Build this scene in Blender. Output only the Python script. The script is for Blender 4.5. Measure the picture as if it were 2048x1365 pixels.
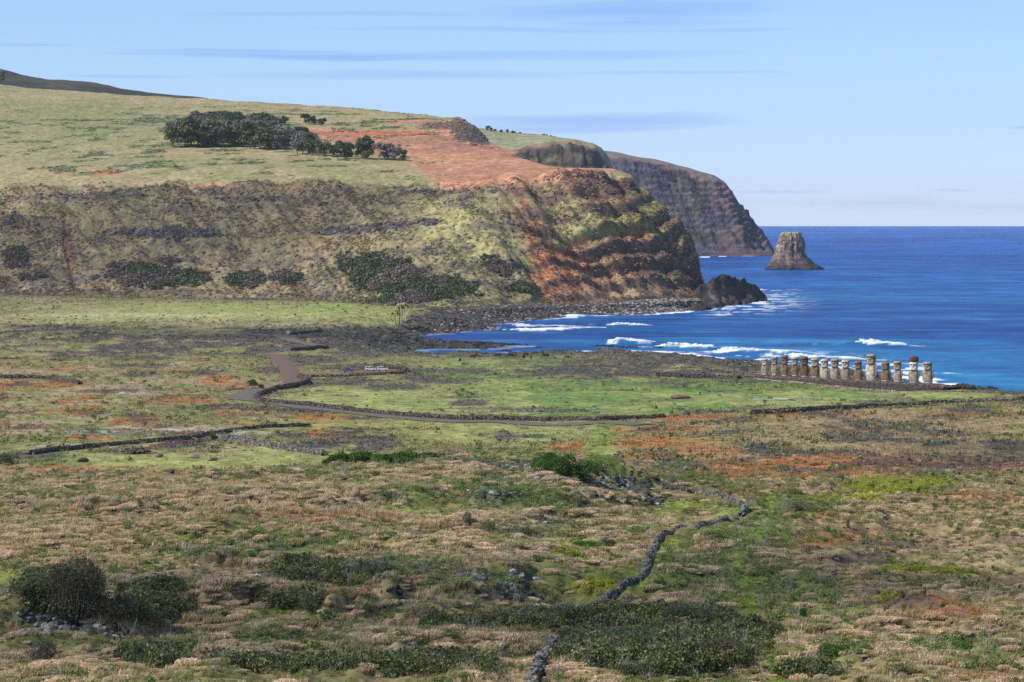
import bpy, bmesh, math, random
import numpy as np
from mathutils import Vector, Matrix
R = math.radians
# ------------------------------------------------------------------ camera, sky, sun, exposure
F, E, H = 6000.0, 439.0, 55.0          # focal length and eye level in photo pixels (2048 wide), eye height in metres above the sea
SC = bpy.context.scene
for o in list(bpy.data.objects): bpy.data.objects.remove(o)
cam = bpy.data.cameras.new('camera'); cam_o = bpy.data.objects.new('camera', cam)
SC.collection.objects.link(cam_o); SC.camera = cam_o
cam_o.location = (0, 0, H); cam_o.rotation_euler = (R(90), 0, 0)
cam.sensor_width = 36; cam.lens = F/2048*36; cam.shift_y = -(682.5-E)/2048
cam.clip_start = 1; cam.clip_end = 120000
SUN_EL, SUN_AZ = 47.0, 199.0           # azimuth of the sun measured from +X towards +Y (the sun stands to the left)
sd = Vector((math.cos(R(SUN_EL))*math.cos(R(SUN_AZ)), math.cos(R(SUN_EL))*math.sin(R(SUN_AZ)), math.sin(R(SUN_EL))))
world = bpy.data.worlds.new('World'); SC.world = world; world.use_nodes = True
def N(nt, t, x=0, y=0, **kw):
    n = nt.nodes.new(t)
    for k, v in kw.items():
        if k in n.inputs.keys() if hasattr(n.inputs, 'keys') else False: n.inputs[k].default_value = v
        else: setattr(n, k, v)
    return n
wt = world.node_tree; wt.nodes.clear()
wl = wt.links.new
out = N(wt, 'ShaderNodeOutputWorld'); bg = N(wt, 'ShaderNodeBackground'); bg.inputs['Strength'].default_value = 0.115
sky = N(wt, 'ShaderNodeTexSky', sky_type='NISHITA', sun_disc=False, sun_elevation=R(SUN_EL), sun_rotation=R(90-SUN_AZ), air_density=1.0, dust_density=0.1, ozone_density=2.0, altitude=50)
tc = N(wt, 'ShaderNodeTexCoord'); sep = N(wt, 'ShaderNodeSeparateXYZ'); wl(tc.outputs['Generated'], sep.inputs[0])
def wm(op, a, b=None, c=None, nt=None, clamp=False):
    nt = nt or wt
    n = nt.nodes.new('ShaderNodeMath'); n.operation = op; n.use_clamp = clamp
    for i, v in enumerate((a, b, c)):
        if v is None: continue
        if isinstance(v, (int, float)): n.inputs[i].default_value = v
        else: nt.links.new(v, n.inputs[i])
    return n.outputs[0]
def wramp(v, stops, nt=None, interp='EASE'):
    nt = nt or wt
    n = nt.nodes.new('ShaderNodeValToRGB'); n.color_ramp.interpolation = interp
    el = n.color_ramp.elements
    while len(el) < len(stops): el.new(0.5)
    for e_, (p, c) in zip(el, stops):
        e_.position = p; e_.color = (c if len(c) == 4 else (*c, 1)) if not isinstance(c, (int, float)) else (c, c, c, 1)
    nt.links.new(v, n.inputs[0]); return n.outputs[0]
SKYT = [(0.0, (0.80, 1.06, 1.72)), (0.06, (0.76, 0.98, 1.62)), (0.12, (0.70, 0.92, 1.52)), (0.32, (0.74, 0.92, 1.34)), (1.0, (1.0, 1.05, 1.12))]
# direction in "elevation / azimuth" units (tangent of the angle) for thin stratus streaks high over the sea
el_ = wm('DIVIDE', sep.outputs['Z'], wm('MAXIMUM', wm('SQRT', wm('ADD', wm('MULTIPLY', sep.outputs['X'], sep.outputs['X']), wm('MULTIPLY', sep.outputs['Y'], sep.outputs['Y']))), 1e-3))
az_ = wm('ARCTAN2', sep.outputs['X'], sep.outputs['Y'])
tint = wramp(wm('MULTIPLY', el_, 4.0, clamp=True), SKYT, interp='LINEAR')
mt = N(wt, 'ShaderNodeMix', data_type='RGBA', blend_type='MULTIPLY'); mt.inputs[0].default_value = 1
wl(sky.outputs[0], mt.inputs[6]); wl(tint, mt.inputs[7])
comb = N(wt, 'ShaderNodeCombineXYZ'); wl(wm('MULTIPLY', az_, 9.0), comb.inputs[0]); wl(wm('MULTIPLY', el_, 130.0), comb.inputs[1])
nz = N(wt, 'ShaderNodeTexNoise'); nz.inputs['Scale'].default_value = 1.0; nz.inputs['Detail'].default_value = 5; nz.inputs['Roughness'].default_value = 0.55; nz.inputs['Distortion'].default_value = 0.4
wl(comb.outputs[0], nz.inputs['Vector'])
comb2 = N(wt, 'ShaderNodeCombineXYZ'); wl(wm('MULTIPLY', az_, 26.0), comb2.inputs[0]); wl(wm('MULTIPLY', el_, 600.0), comb2.inputs[1])
nz2 = N(wt, 'ShaderNodeTexNoise'); nz2.inputs['Scale'].default_value = 1.0; nz2.inputs['Detail'].default_value = 4
wl(comb2.outputs[0], nz2.inputs['Vector'])
streak = None
def streak_at(px, py, rx, ry, s):      # one lens-shaped stratus streak
    a0, e0 = (px-1024)/F, (E-py)/F
    dx = wm('DIVIDE', wm('SUBTRACT', az_, a0), rx/F); dy = wm('DIVIDE', wm('SUBTRACT', el_, e0), ry/F)
    dy = wm('ADD', dy, wm('MULTIPLY', wm('SUBTRACT', nz.outputs[0], 0.5), 3.2))
    r2 = wm('ADD', wm('MULTIPLY', dx, dx), wm('MULTIPLY', dy, dy))
    return wm('MULTIPLY', wm('SUBTRACT', 1.0, r2, clamp=True), s)
SEG = [(1180, 246, 330, 24, 1.0), (1250, 22, 330, 30, .8), (650, 112, 480, 9, .9), (1050, 108, 480, 14, .6), (800, 150, 420, 12, .55), (260, 155, 150, 4, .6), (1560, 385, 110, 5, .55),
       (2060, 257, 60, 5, .8), (1000, 60, 420, 6, .5), (700, 30, 380, 8, .45), (1350, 145, 260, 5, .5), (500, 104, 300, 5, .8), (1450, 60, 160, 5, .5), (1900, 383, 60, 4, .5), (60, 95, 120, 4, .5)]
acc = None
for s in SEG:
    v = streak_at(*s); acc = v if acc is None else wm('MAXIMUM', acc, v)
acc = wm('MULTIPLY', acc, wm('ADD', 0.55, wm('MULTIPLY', nz2.outputs[0], 0.9)), clamp=True)
cl = N(wt, 'ShaderNodeMix', data_type='RGBA', blend_type='MULTIPLY'); wl(wm('MULTIPLY', acc, 1.0), cl.inputs[0]); wl(mt.outputs[2], cl.inputs[6]); cl.inputs[7].default_value = (0.72, 0.77, 0.96, 1)
# pale cumulus bank low over the sea on the right
bank = wm('MULTIPLY', wramp(wm('MULTIPLY', wm('SUBTRACT', el_, 0.0), 1/0.016, clamp=True), [(0, 0.0), (0.25, 1.0), (0.5, 0.8), (1.0, 0.0)]), wm('MULTIPLY', wm('SUBTRACT', nz.outputs[0], 0.42), 1.6, clamp=True))
bank = wm('MULTIPLY', bank, wm('MULTIPLY', wm('SUBTRACT', az_, 0.03), 9.0, clamp=True))
wh = N(wt, 'ShaderNodeMix', data_type='RGBA', blend_type='SCREEN'); wl(wm('MULTIPLY', bank, 0.55), wh.inputs[0]); wl(cl.outputs[2], wh.inputs[6]); wh.inputs[7].default_value = (1, .98, .97, 1)
wl(wh.outputs[2], bg.inputs['Color']); wl(bg.outputs[0], out.inputs[0])
sun = bpy.data.lights.new('sun', 'SUN'); sun.energy = 4.6; sun.angle = R(0.53); sun.color = (1.0, 0.955, 0.88)
sun_o = bpy.data.objects.new('sun', sun); SC.collection.objects.link(sun_o)
sun_o.rotation_euler = (-sd).to_track_quat('-Z', 'Y').to_euler(); sun_o.location = (-300, 0, 600)
SC.view_settings.view_transform = 'Standard'; SC.view_settings.look = 'None'; SC.view_settings.exposure = 0.0; SC.view_settings.gamma = 1.0
SC.view_settings.use_curve_mapping = False
SC.cycles.max_bounces = 5; SC.cycles.transparent_max_bounces = 24; SC.cycles.volume_bounces = 1; SC.cycles.diffuse_bounces = 2; SC.cycles.glossy_bounces = 2
SC.cycles.use_denoising = False
# ------------------------------------------------------------------ helpers
random.seed(7); rng = np.random.default_rng(11)
def L(r, g, b, k=1.0):                 # sRGB 0-255 to linear
    v = np.array([r, g, b], float)/255
    return np.where(v <= .04045, v/12.92, ((v+.055)/1.055)**2.4)*k
def link(name, me, mat=None, parent=None, loc=None, **props):
    o = bpy.data.objects.new(name, me); SC.collection.objects.link(o)
    if mat and me is not None and len(me.materials) == 0: me.materials.append(mat)
    if parent: o.parent = parent
    if loc is not None: o.location = loc
    for k, v in props.items():
        if v is not None: o[k] = v
    return o
def _h(ix, iy, seed):
    h = (ix.astype(np.int64)*374761393 + iy.astype(np.int64)*668265263 + seed*1274126177) & 0xffffffff
    h = ((h ^ (h >> 13))*1274126177) & 0xffffffff
    return ((h ^ (h >> 16)) & 0xffffff)/16777215.0
def vn(x, y, seed=0):                  # value noise 0..1
    x = np.asarray(x, float); y = np.asarray(y, float)
    ix = np.floor(x); iy = np.floor(y); fx = x-ix; fy = y-iy
    fx = fx*fx*(3-2*fx); fy = fy*fy*(3-2*fy)
    a = _h(ix, iy, seed); b = _h(ix+1, iy, seed); c = _h(ix, iy+1, seed); d = _h(ix+1, iy+1, seed)
    return (a*(1-fx)+b*fx)*(1-fy)+(c*(1-fx)+d*fx)*fy
def fbm(x, y, octv=4, seed=0, gain=.5):
    s = 0; a = 1; t = 0
    for i in range(octv):
        c, sn = math.cos(.6*i), math.sin(.6*i)
        s = s+a*vn((x*c-y*sn)*2**i, (x*sn+y*c)*2**i, seed+i*17); t += a; a *= gain
    return s/t
def ss(x, a, b):
    t = np.clip((x-a)/(b-a), 0, 1); return t*t*(3-2*t)
def P(px, py, d): return Vector(((px-1024)/F*d, d, H-(py-E)/F*d))
def mesh_np(name, V, Q, smooth=True):
    me = bpy.data.meshes.new(name); n = len(V); m = len(Q); k = Q.shape[1]
    me.vertices.add(n); me.vertices.foreach_set('co', np.ascontiguousarray(V, np.float32).ravel())
    me.loops.add(m*k); me.loops.foreach_set('vertex_index', np.ascontiguousarray(Q, np.int32).ravel())
    me.polygons.add(m); me.polygons.foreach_set('loop_start', np.arange(m, dtype=np.int32)*k)
    me.polygons.foreach_set('use_smooth', np.full(m, smooth))
    me.update(calc_edges=True); return me
def set_col(me, C, name='col'):
    a = me.color_attributes.new(name, 'FLOAT_COLOR', 'POINT')
    c4 = np.ones((len(C), 4), np.float32); c4[:, :3] = C; a.data.foreach_set('color', c4.ravel())
def grid_q(nr, nc):
    i = np.arange(nr*nc).reshape(nr, nc)
    return np.stack([i[:-1, :-1], i[:-1, 1:], i[1:, 1:], i[1:, :-1]], -1).reshape(-1, 4)
def new_mat(name):
    m = bpy.data.materials.new(name); m.use_nodes = True; nt = m.node_tree
    return m, nt, nt.nodes['Principled BSDF']
def noise_mat(name, c1, c2, scale=4, rough=.9, bump=.3, detail=5, spec=.2, attr=None, contrast=(.35, .65), coord='Object', bscale=None, dist=.1):
    m, nt, b = new_mat(name); l = nt.links.new
    t = nt.nodes.new('ShaderNodeTexCoord'); n = nt.nodes.new('ShaderNodeTexNoise')
    n.inputs['Scale'].default_value = scale; n.inputs['Detail'].default_value = detail; n.inputs['Roughness'].default_value = .6
    l(t.outputs[coord], n.inputs['Vector'])
    rc = wramp(n.outputs[0], [(contrast[0], tuple(c1)), (contrast[1], tuple(c2))], nt)
    if attr:                           # colour attribute times the noise
        a = nt.nodes.new('ShaderNodeAttribute'); a.attribute_name = attr; a.attribute_type = 'GEOMETRY'
        mx = nt.nodes.new('ShaderNodeMix'); mx.data_type = 'RGBA'; mx.blend_type = 'MULTIPLY'; mx.inputs[0].default_value = 1
        l(a.outputs['Color'], mx.inputs[6]); l(rc, mx.inputs[7]); rc = mx.outputs[2]
    l(rc, b.inputs['Base Color']); b.inputs['Roughness'].default_value = rough; b.inputs['Specular IOR Level'].default_value = spec
    if bump:
        n2 = nt.nodes.new('ShaderNodeTexNoise'); n2.inputs['Scale'].default_value = bscale or scale*2.3; n2.inputs['Detail'].default_value = 4
        l(t.outputs[coord], n2.inputs['Vector'])
        bp = nt.nodes.new('ShaderNodeBump'); bp.inputs['Strength'].default_value = bump; bp.inputs['Distance'].default_value = dist
        l(n2.outputs[0], bp.inputs['Height']); l(bp.outputs[0], b.inputs['Normal'])
    return m
# ------------------------------------------------------------------ terrain: breaklines (photo column, photo row, height z or distance d), each real ground at its own distance
def line(kn, kind):
    px = np.array([k[0] for k in kn], float); y = np.array([k[1] for k in kn], float); v = np.array([k[2] for k in kn], float)
    if kind == 'z': z = v; d = (H-z)*F/(y-E)
    else: d = v; z = H-(y-E)/F*d
    return px, 1/d, z
LN = [
 line([(-120,1400,22),(2170,1400,21.5)], 'z'),
 line([(-120,1280,21.3),(900,1280,21),(1300,1280,20.5),(2170,1280,20)], 'z'),
 line([(-120,1160,20.8),(500,1160,20.5),(1000,1160,20),(1250,1160,18.7),(1500,1160,19),(2170,1160,18.6)], 'z'),
 line([(-120,1050,20),(600,1050,19.8),(1000,1050,19.3),(1250,1050,17.6),(1500,1050,17),(2170,1050,17)], 'z'),
 line([(-120,985,18.6),(0,985,18.6),(150,960,18.8),(300,950,19),(650,944,19),(800,930,19),(1000,912,19),(1100,915,19),(1180,935,18),(1250,965,16.6),(1350,975,15.2),(1500,975,14.8),(2170,975,14.8)], 'z'),
 line([(-120,981,10),(0,981,10),(150,957,10),(300,947,10),(650,941,10),(800,926,10),(1000,908,10.5),(1100,910,11),(1180,922,12),(1250,945,12.8),(1350,955,13.5),(1500,948,13.2),(2170,945,13.2)], 'z'),
 line([(-120,905,8.7),(1000,885,8.7),(1300,885,10.4),(1500,885,11),(2170,880,11.2)], 'z'),
 line([(-120,845,7.4),(700,845,7.2),(1150,852,7.2),(1300,842,7.8),(1400,836,8.4),(1500,830,8.6),(1700,821,8.6),(2048,804,8.6),(2170,800,8.6)], 'z'),
 line([(-120,818,6.8),(700,822,6.4),(1150,836,6),(1300,834,5.8),(1400,830,5.4),(1500,825,5),(1700,817,4.8),(2048,801,4.6),(2170,797,4.6)], 'z'),
 line([(-120,785,6.2),(700,785,5.5),(1300,788,4.6),(1500,790,4),(1700,796,3.6),(2048,793,3),(2170,791,3)], 'z'),
 line([(-120,750,5.8),(700,752,5),(1300,757,4),(1500,758,3.4),(1700,766,3),(1900,777,2.6),(2170,782,2)], 'z'),
 line([(-120,718,5.6),(700,720,4.6),(1300,722,3.6),(1500,726,3.4),(1700,738,2.6),(2170,750,-2)], 'z'),
 line([(-120,692,5.8),(700,697,4.4),(800,702,2.4),(870,709,1.5),(1000,708,1.3),(1150,706,1.4),(1300,702,1.8),(1500,700,2),(1700,712,-1),(2170,725,-4)], 'z'),
 line([(-120,668,6.4),(700,671,5),(850,676,2.6),(1000,676,2),(1300,674,-2),(2170,690,-6)], 'z'),
 line([(-120,640,7.2),(700,645,6),(900,650,4),(1300,650,-3),(2170,660,-8)], 'z'),
 line([(-120,612,9),(600,616,8.4),(800,626,8),(900,632,6.5),(1000,632,5),(1130,627,3.6),(1300,620,3.4),(1400,612,3),(1425,612,-2),(1500,640,-8),(2170,640,-8)], 'z'),
 line([(-120,588,1905),(0,588,1905),(300,596,1850),(600,600,1800),(700,604,1760),(800,612,1690),(900,618,1660),(1000,612,1690),(1100,610,1745),(1200,606,1790),(1300,600,1830),(1400,598,1880),(1418,602,1890),(1440,640,1900),(2170,640,1910)], 'd'),
 line([(-120,528,1970),(0,528,1970),(300,535,1920),(600,532,1875),(700,530,1850),(800,540,1790),(900,552,1750),(1000,548,1770),(1100,535,1810),(1200,528,1850),(1300,520,1880),(1360,525,1910),(1392,542,1925),(1412,575,1935),(1426,602,1935),(1442,640,1940),(2170,640,1950)], 'd'),
 line([(-120,455,2030),(0,455,2030),(300,460,1985),(600,462,1945),(700,458,1925),(800,452,1890),(900,450,1860),(1000,445,1850),(1100,435,1875),(1200,428,1900),(1280,430,1925),(1330,440,1940),(1365,460,1950),(1388,492,1960),(1405,545,1965),(1420,598,1965),(1440,640,1970),(2170,640,1980)], 'd'),
 line([(-120,380,2110),(0,380,2110),(300,376,2070),(600,374,2030),(800,374,1990),(880,378,1960),(950,372,1945),(1050,355,1950),(1150,348,1965),(1220,345,1985),(1260,352,1995),(1300,388,2005),(1335,425,2010),(1360,450,2015),(1385,490,2015),(1400,538,2015),(1418,598,2015),(1440,640,2015),(2170,640,2020)], 'd'),
 line([(-120,345,2230),(0,345,2230),(300,338,2190),(600,335,2160),(800,338,2120),(900,345,2080),(1000,340,2060),(1060,336,2060),(1150,336,2055),(1230,337,2055),(1262,350,2060),(1300,390,2065),(1335,428,2065),(1360,453,2065),(1386,494,2065),(1402,542,2065),(1420,600,2065),(1440,640,2065),(2170,640,2070)], 'd'),
 line([(-120,300,2480),(0,300,2480),(300,300,2430),(600,303,2380),(800,318,2300),(900,315,2270),(1000,313,2240),(1050,318,2200),(1090,330,2150),(1150,340,2140),(1230,352,2140),(1262,375,2140),(1300,420,2140),(1340,470,2140),(1390,560,2140),(1430,640,2140),(2170,640,2150)], 'd'),
 line([(-120,235,2900),(0,235,2900),(400,245,2800),(700,258,2680),(850,268,2560),(930,285,2480),(985,297,2420),(1040,304,2380),(1056,325,2350),(1100,350,2330),(1230,400,2330),(1430,640,2330),(2170,640,2330)], 'd'),
 line([(-120,163,3500),(0,168,3450),(250,190,3350),(420,200,3250),(600,208,3150),(700,215,3080),(850,227,2950),(920,237,2880),(945,248,2830),(960,264,2800),(978,286,2760),(1000,297,2720),(1050,312,2680),(1090,355,2650),(1230,420,2600),(1430,640,2500),(2170,640,2500)], 'd'),
 line([(-120,200,3800),(0,200,3800),(420,228,3600),(850,262,3300),(920,275,3200),(950,300,3150),(980,330,3100),(1090,400,3000),(1230,480,2900),(1430,640,2800),(2170,640,2800)], 'd'),
 line([(-120,470,5000),(850,480,4400),(1230,560,3600),(2170,560,3600)], 'd'),
]
inner = np.concatenate([np.arange(-540, -112, 6.), np.arange(-110, 2161, 2.5), np.arange(2166, 2600, 6.)])
cols = np.concatenate([np.linspace(-2600, -560, 22), inner, np.linspace(2620, 4600, 22)])
NC = len(cols)
qs = np.stack([np.interp(cols, l[0], l[1]) for l in LN]); zs = np.stack([np.interp(cols, l[0], l[2]) for l in LN])
near = [(1/22., 52.), (1/60., 44.), (1/120., 33.)]
qs = np.vstack([np.full((1, NC), q) for q, z in near]+[qs]); zs = np.vstack([np.full((1, NC), z) for q, z in near]+[zs])
ys = E+(H-zs)*F*qs; mid = (cols > -100) & (cols < 2150)
Qr, Zr, Tr = [], [], []
for k in range(len(qs)-1):
    dy = np.percentile(np.abs(ys[k+1]-ys[k])[mid], 90)
    n = 6 if k < 3 else int(max(5, min(130, dy/1.55)))
    if k < 3: n = (4, 6, 10)[k]
    if k == len(qs)-2: n = 6
    t = (np.arange(n)/n)[:, None]
    Qr.append(qs[k]*(1-t)+qs[k+1]*t); Zr.append(zs[k]*(1-t)+zs[k+1]*t); Tr.append(k-3+np.arange(n)/n)
Qr.append(qs[-1:]); Zr.append(zs[-1:]); Tr.append([len(LN)-1.0])
Q_ = np.vstack(Qr); Z_ = np.vstack(Zr); T_ = np.concatenate(Tr); NR = len(Q_)
for it in range(3):                    # soften the creases between breaklines
    Zp = np.pad(Z_, ((2, 2), (0, 0)), 'edge'); Z2 = (Zp[:-4]+Zp[1:-3]+Zp[2:-2]+Zp[3:-1]+Zp[4:])/5
    w = np.where((T_ > 22.2) | ((T_ > 14.9) & (T_ < 20.3)), .3, 1.0)[:, None]; Z_ = Z_*(1-w)+Z2*w
D_ = 1/Q_; X_ = (cols[None]-1024)/F*D_; PX = np.broadcast_to(cols[None], D_.shape); PY = E+(H-Z_)*F*Q_; TT = np.broadcast_to(T_[:, None], D_.shape)
# ---- coast: water outline given where it lies on the sea plane
WATER = [(4600,830),(2300,800),(2060,789),(2000,786),(1975,781),(1930,777),(1890,770),(1860,757),(1800,752),(1740,748),(1690,742),(1650,738),(1600,735),(1540,731),(1500,724),(1440,714),(1390,708),(1330,703),(1250,700),(1180,700),(1090,703),(1010,705),(900,709),(850,707),(845,703),(880,700),(960,700),(1030,697),(1035,692),(1010,688),(960,686),(900,683),(850,680),(840,675),(870,670),(940,664),(1000,660),(1010,650),(1030,645),(1130,638),(1220,632),(1310,629),(1380,624),(1425,613),(1440,606),(1440,560),(1430,520),(1400,503),(1200,500),(600,496),(500,480),(4600,480)]
wp = np.array([((x-1024)/F*(H*F/(y-E)), H*F/(y-E)) for x, y in WATER])
def sdist(x, y, poly):                 # signed distance to a polygon, positive inside
    sh = x.shape; x = x.ravel(); y = y.ravel(); best = np.full(x.shape, 1e18); ins = np.zeros(x.shape, bool)
    for i in range(len(poly)):
        ax, ay = poly[i]; bx, by = poly[(i+1) % len(poly)]; ex, ey = bx-ax, by-ay
        t = np.clip(((x-ax)*ex+(y-ay)*ey)/max(ex*ex+ey*ey, 1e-9), 0, 1)
        best = np.minimum(best, (x-ax-t*ex)**2+(y-ay-t*ey)**2)
        c = (ay > y) != (by > y)
        ins ^= c & (x < ax+(y-ay)*ex/(ey if ey != 0 else 1e-9))
    return (np.where(ins, 1, -1)*np.sqrt(best)).reshape(sh)
wiggle = (fbm(X_/22, D_/22, 4, 5)-.5)*15
SD = sdist(X_, D_, wp)+wiggle*ss(D_, 900, 1100)*(1-ss(D_, 1950, 2200))
land = TT < 15.6
shore = ss(-SD, -6, 34)                # 0 in the water, 1 inland
Zl = np.where(SD < -34, Z_, -1.6+(Z_+1.6)*shore)
Zl = np.where(SD > 0, np.minimum(Zl, -0.5-SD*.05), Zl)
Z_ = np.where(land, Zl, Z_)
# ---- relief in metres
fg = 1-ss(D_, 420, 620)
hum = .5*fbm(X_/5.5, D_/9, 4, 31)+.5*fbm(X_/2.8, D_/4.2, 3, 33); hum2 = fbm(X_/26, D_/34, 3, 77)
Z_ = Z_ + fg*((np.maximum(hum-.40, 0))*3.6-.3 + (hum2-.5)*4.4)*ss(D_, 60, 200)
midm = ss(D_, 500, 620)*(1-ss(TT, 14.5, 15.8))
rough_coast = ss(-SD, 140, 10)*(SD < 6)*ss(D_, 930, 1000)
Z_ = Z_ + midm*((fbm(X_/14, D_/30, 4, 9)-.5)*1.3) + np.where(SD < 0, 1, .3)*rough_coast*midm*(np.maximum(fbm(X_/6, D_/9, 4, 12)-.35, 0)*3.4-.5)
# hill face: ledges, gullies, rock lumps
face = ss(TT, 15.9, 16.4)*(1-ss(TT, 19.0, 19.8))
face = face*ss(1436-PX, 0, 22); rgt = ss(PX, 930, 1150)
gx = PX-.78*(PY-350)                    # gullies run down to the right
gul = fbm(gx/46, PY/330, 4, 21)
step = 11.0
zz = (Z_ + (fbm(X_/90, D_/300, 3, 41)-.5)*14)/step
fr = zz-np.floor(zz); led = (ss(fr, .50, .78)-fr)*step
lm = face*np.clip(rgt*.75+.9*ss(fbm(X_/60, Z_/9, 3, 43), .56, .66), 0, 1)
Z_ = Z_ + lm*led*(.5+.32*rgt)*(.45+.9*ss(fbm(X_/38, Z_/14, 3, 45), .35, .65)) + face*((gul-.5)*(9+14*rgt) + (fbm(X_/9, D_/9, 4, 51)-.5)*(4.0+1*rgt) + (fbm(X_/34, D_/40, 3, 52)-.5)*7)
top = ss(TT, 19.2, 20.2)
Z_ = Z_ + top*(TT < 23.5)*((fbm(X_/70, D_/130, 4, 61)-.5)*5+(fbm(X_/9, D_/25, 3, 62)-.5)*.9)*ss(1080-PX, 0, 100)
knoll = ss(PX, 830, 930)*ss(TT, 21.2, 22)*(TT < 23.3)*(PX < 1000)
Z_ = Z_ + knoll*(fbm(X_/12, D_/20, 4, 63)-.5)*7
KN = [(110,1235,170,16,2.0),(150,1255,90,10,1.0),(470,1135,110,9,1.7),(600,1142,70,7,1.0),(690,1228,80,9,1.9),(480,1195,120,10,1.3),(820,1192,110,11,1.9),(800,1165,90,8,1.0),(980,1155,120,12,1.6),(1050,1188,60,10,1.3),(560,1105,240,12,-.8),(700,1000,330,16,1.2),(1190,955,110,20,2.2),(1120,1005,160,10,1.0),(960,985,60,8,.9),(1130,1035,80,8,1.0),(1120,1200,60,14,-.8),(1230,1190,130,40,-1.2),(300,1265,120,12,-1.0),(860,1300,220,14,1.0),(1780,1260,200,16,1.0),(1990,1000,140,12,.7),(360,1010,200,12,.8),(620,1285,120,10,-.6),(1330,1160,60,30,.9),(1650,1330,160,14,.8)]
PY0 = E+(H-Z_)*F/D_
for cx, cy, rx, ry, h in KN:           # knolls, banks and hollows: gentle rise from behind, steeper towards the viewer
    u = (PX-cx)/rx; v = (PY0-cy)/ry; v = np.where(v > 0, v*1.5, v*.75); Z_ = Z_+fg*h*np.exp(-(u*u+v*v)*.9)*(D_ > 100)
TPX, TPY = PX.copy(), E+(H-Z_)*F/D_
VV = np.stack([X_, D_, Z_], -1)
# ---- look-ups on the finished ground
vis = np.minimum.accumulate(TPY, 0)
def ground(px, py, dmin=0, dmax=1e9):   # the ground seen at a photo position
    c = np.interp(px, cols, np.arange(NC)); c0 = int(c); c1 = min(c0+1, NC-1); w = c-c0
    y = TPY[:, c0]*(1-w)+TPY[:, c1]*w; d = D_[:, c0]; z = Z_[:, c0]*(1-w)+Z_[:, c1]*w
    k = np.where((y[:-1] >= py) & (y[1:] < py) & (d[:-1] > dmin) & (d[:-1] < dmax))[0]
    if len(k) == 0:
        k = int(np.argmin(np.abs(y-py)+1e6*((d < dmin) | (d > dmax)))); return Vector(((px-1024)/F*d[k], d[k], z[k]))
    k = k[0]; t = (y[k]-py)/max(y[k]-y[k+1], 1e-6); dd = d[k]+(d[k+1]-d[k])*t
    return Vector(((px-1024)/F*dd, dd, z[k]+(z[k+1]-z[k])*t))
def zat(x, y):                         # ground height at a world position
    y = max(y, 23.0); px = x/y*F+1024; c = np.interp(px, cols, np.arange(NC)); c0 = int(min(c, NC-2)); w = c-c0
    r = np.interp(1.0/y, Q_[::-1, c0], np.arange(NR)[::-1]); r0 = int(min(r, NR-2)); u = r-r0
    return float((Z_[r0, c0]*(1-w)+Z_[r0, c0+1]*w)*(1-u)+(Z_[r0+1, c0]*(1-w)+Z_[r0+1, c0+1]*w)*u)
# ------------------------------------------------------------------ what grows or lies where (albedo of the surface itself)
n_a = fbm(X_/16, D_/26, 5, 101); n_b = fbm(X_/7, D_/12, 4, 102); n_c = fbm(X_/42, D_/70, 4, 103); n_d = fbm(X_/3, D_/5, 3, 104); n_e = fbm(X_/14, D_/40, 4, 105); n_f = fbm(X_/10, D_/22, 4, 106)
C = np.zeros(D_.shape+(3,)); W = {}
PYe = TPY + (n_a-.5)*26*np.clip((TPY-560)/300, .2, 1.6); PXe = PX + (n_b-.5)*70
def blobs(bl, soft=.5, rag=1.1):
    w = np.zeros(D_.shape)
    for b in bl:
        cx, cy, rx, ry = b[:4]; s = b[4] if len(b) > 4 else 1; a = R(b[5]) if len(b) > 5 else 0
        m = (np.abs(PX-cx) < 1.7*(rx+ry)) & (np.abs(TPY-cy) < 1.7*(ry+rx*abs(math.sin(a)))+6) 
        if not m.any(): continue
        x = PX[m]-cx; y = TPY[m]-cy
        u = (x*math.cos(a)+y*math.sin(a))/rx; v = (-x*math.sin(a)+y*math.cos(a))/ry
        r = np.sqrt(u*u+v*v)+(n_a[m]-.5)*rag+(n_d[m]-.5)*rag*.7
        w[m] = np.maximum(w[m], s*(1-ss(r, 1-soft*.6, 1+soft*.5)))
    return w
def lay(c, w, var=.0):
    global C
    w = np.clip(w, 0, 1)[..., None]; c = np.asarray(c, float)
    C = C*(1-w)+c*w
plain = (TT >= 5.0) & (TT < 15.9); fgm = TT < 5.0
# base of the open ground: olive turf
lay(L(128,124,82), np.ones(D_.shape))
lay(L(112,122,66), ss(n_c, .42, .60))
lay(L(150,136,104), ss(n_a, .50, .62)*.8)
lay(L(88,100,54), ss(n_b, .55, .68)*.6)
# --- left and middle plain, beyond the foreground mound
pl = ss(TT, 4.2, 5.1)*(1-ss(TT, 15.4, 15.9))
lay(L(142,136,92), pl*.65)
left = pl*ss(-PX, -760, -420)
lay(L(160,142,112), left*ss(n_e, .48, .58)*.8)
org = ss(n_f, .55, .62)*left*ss(TPY, 690, 760)*(1-ss(TPY, 925, 945))*ss(620-PX+ (TPY-780)*1.2, 0, 120)
org = np.maximum(org, blobs([(700,852,100,9),(640,836,60,7),(860,860,60,5),(1180,893,60,12),(1130,895,40,8),(340,803,70,5,.9),(120,770,60,6,.8),(650,870,60,7)],.4))
org = np.maximum(org, blobs([(330,943,210,11,.8),(120,938,120,9,.8)],.5)*.8)
lay(L(168,104,62), org*.7)
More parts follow.
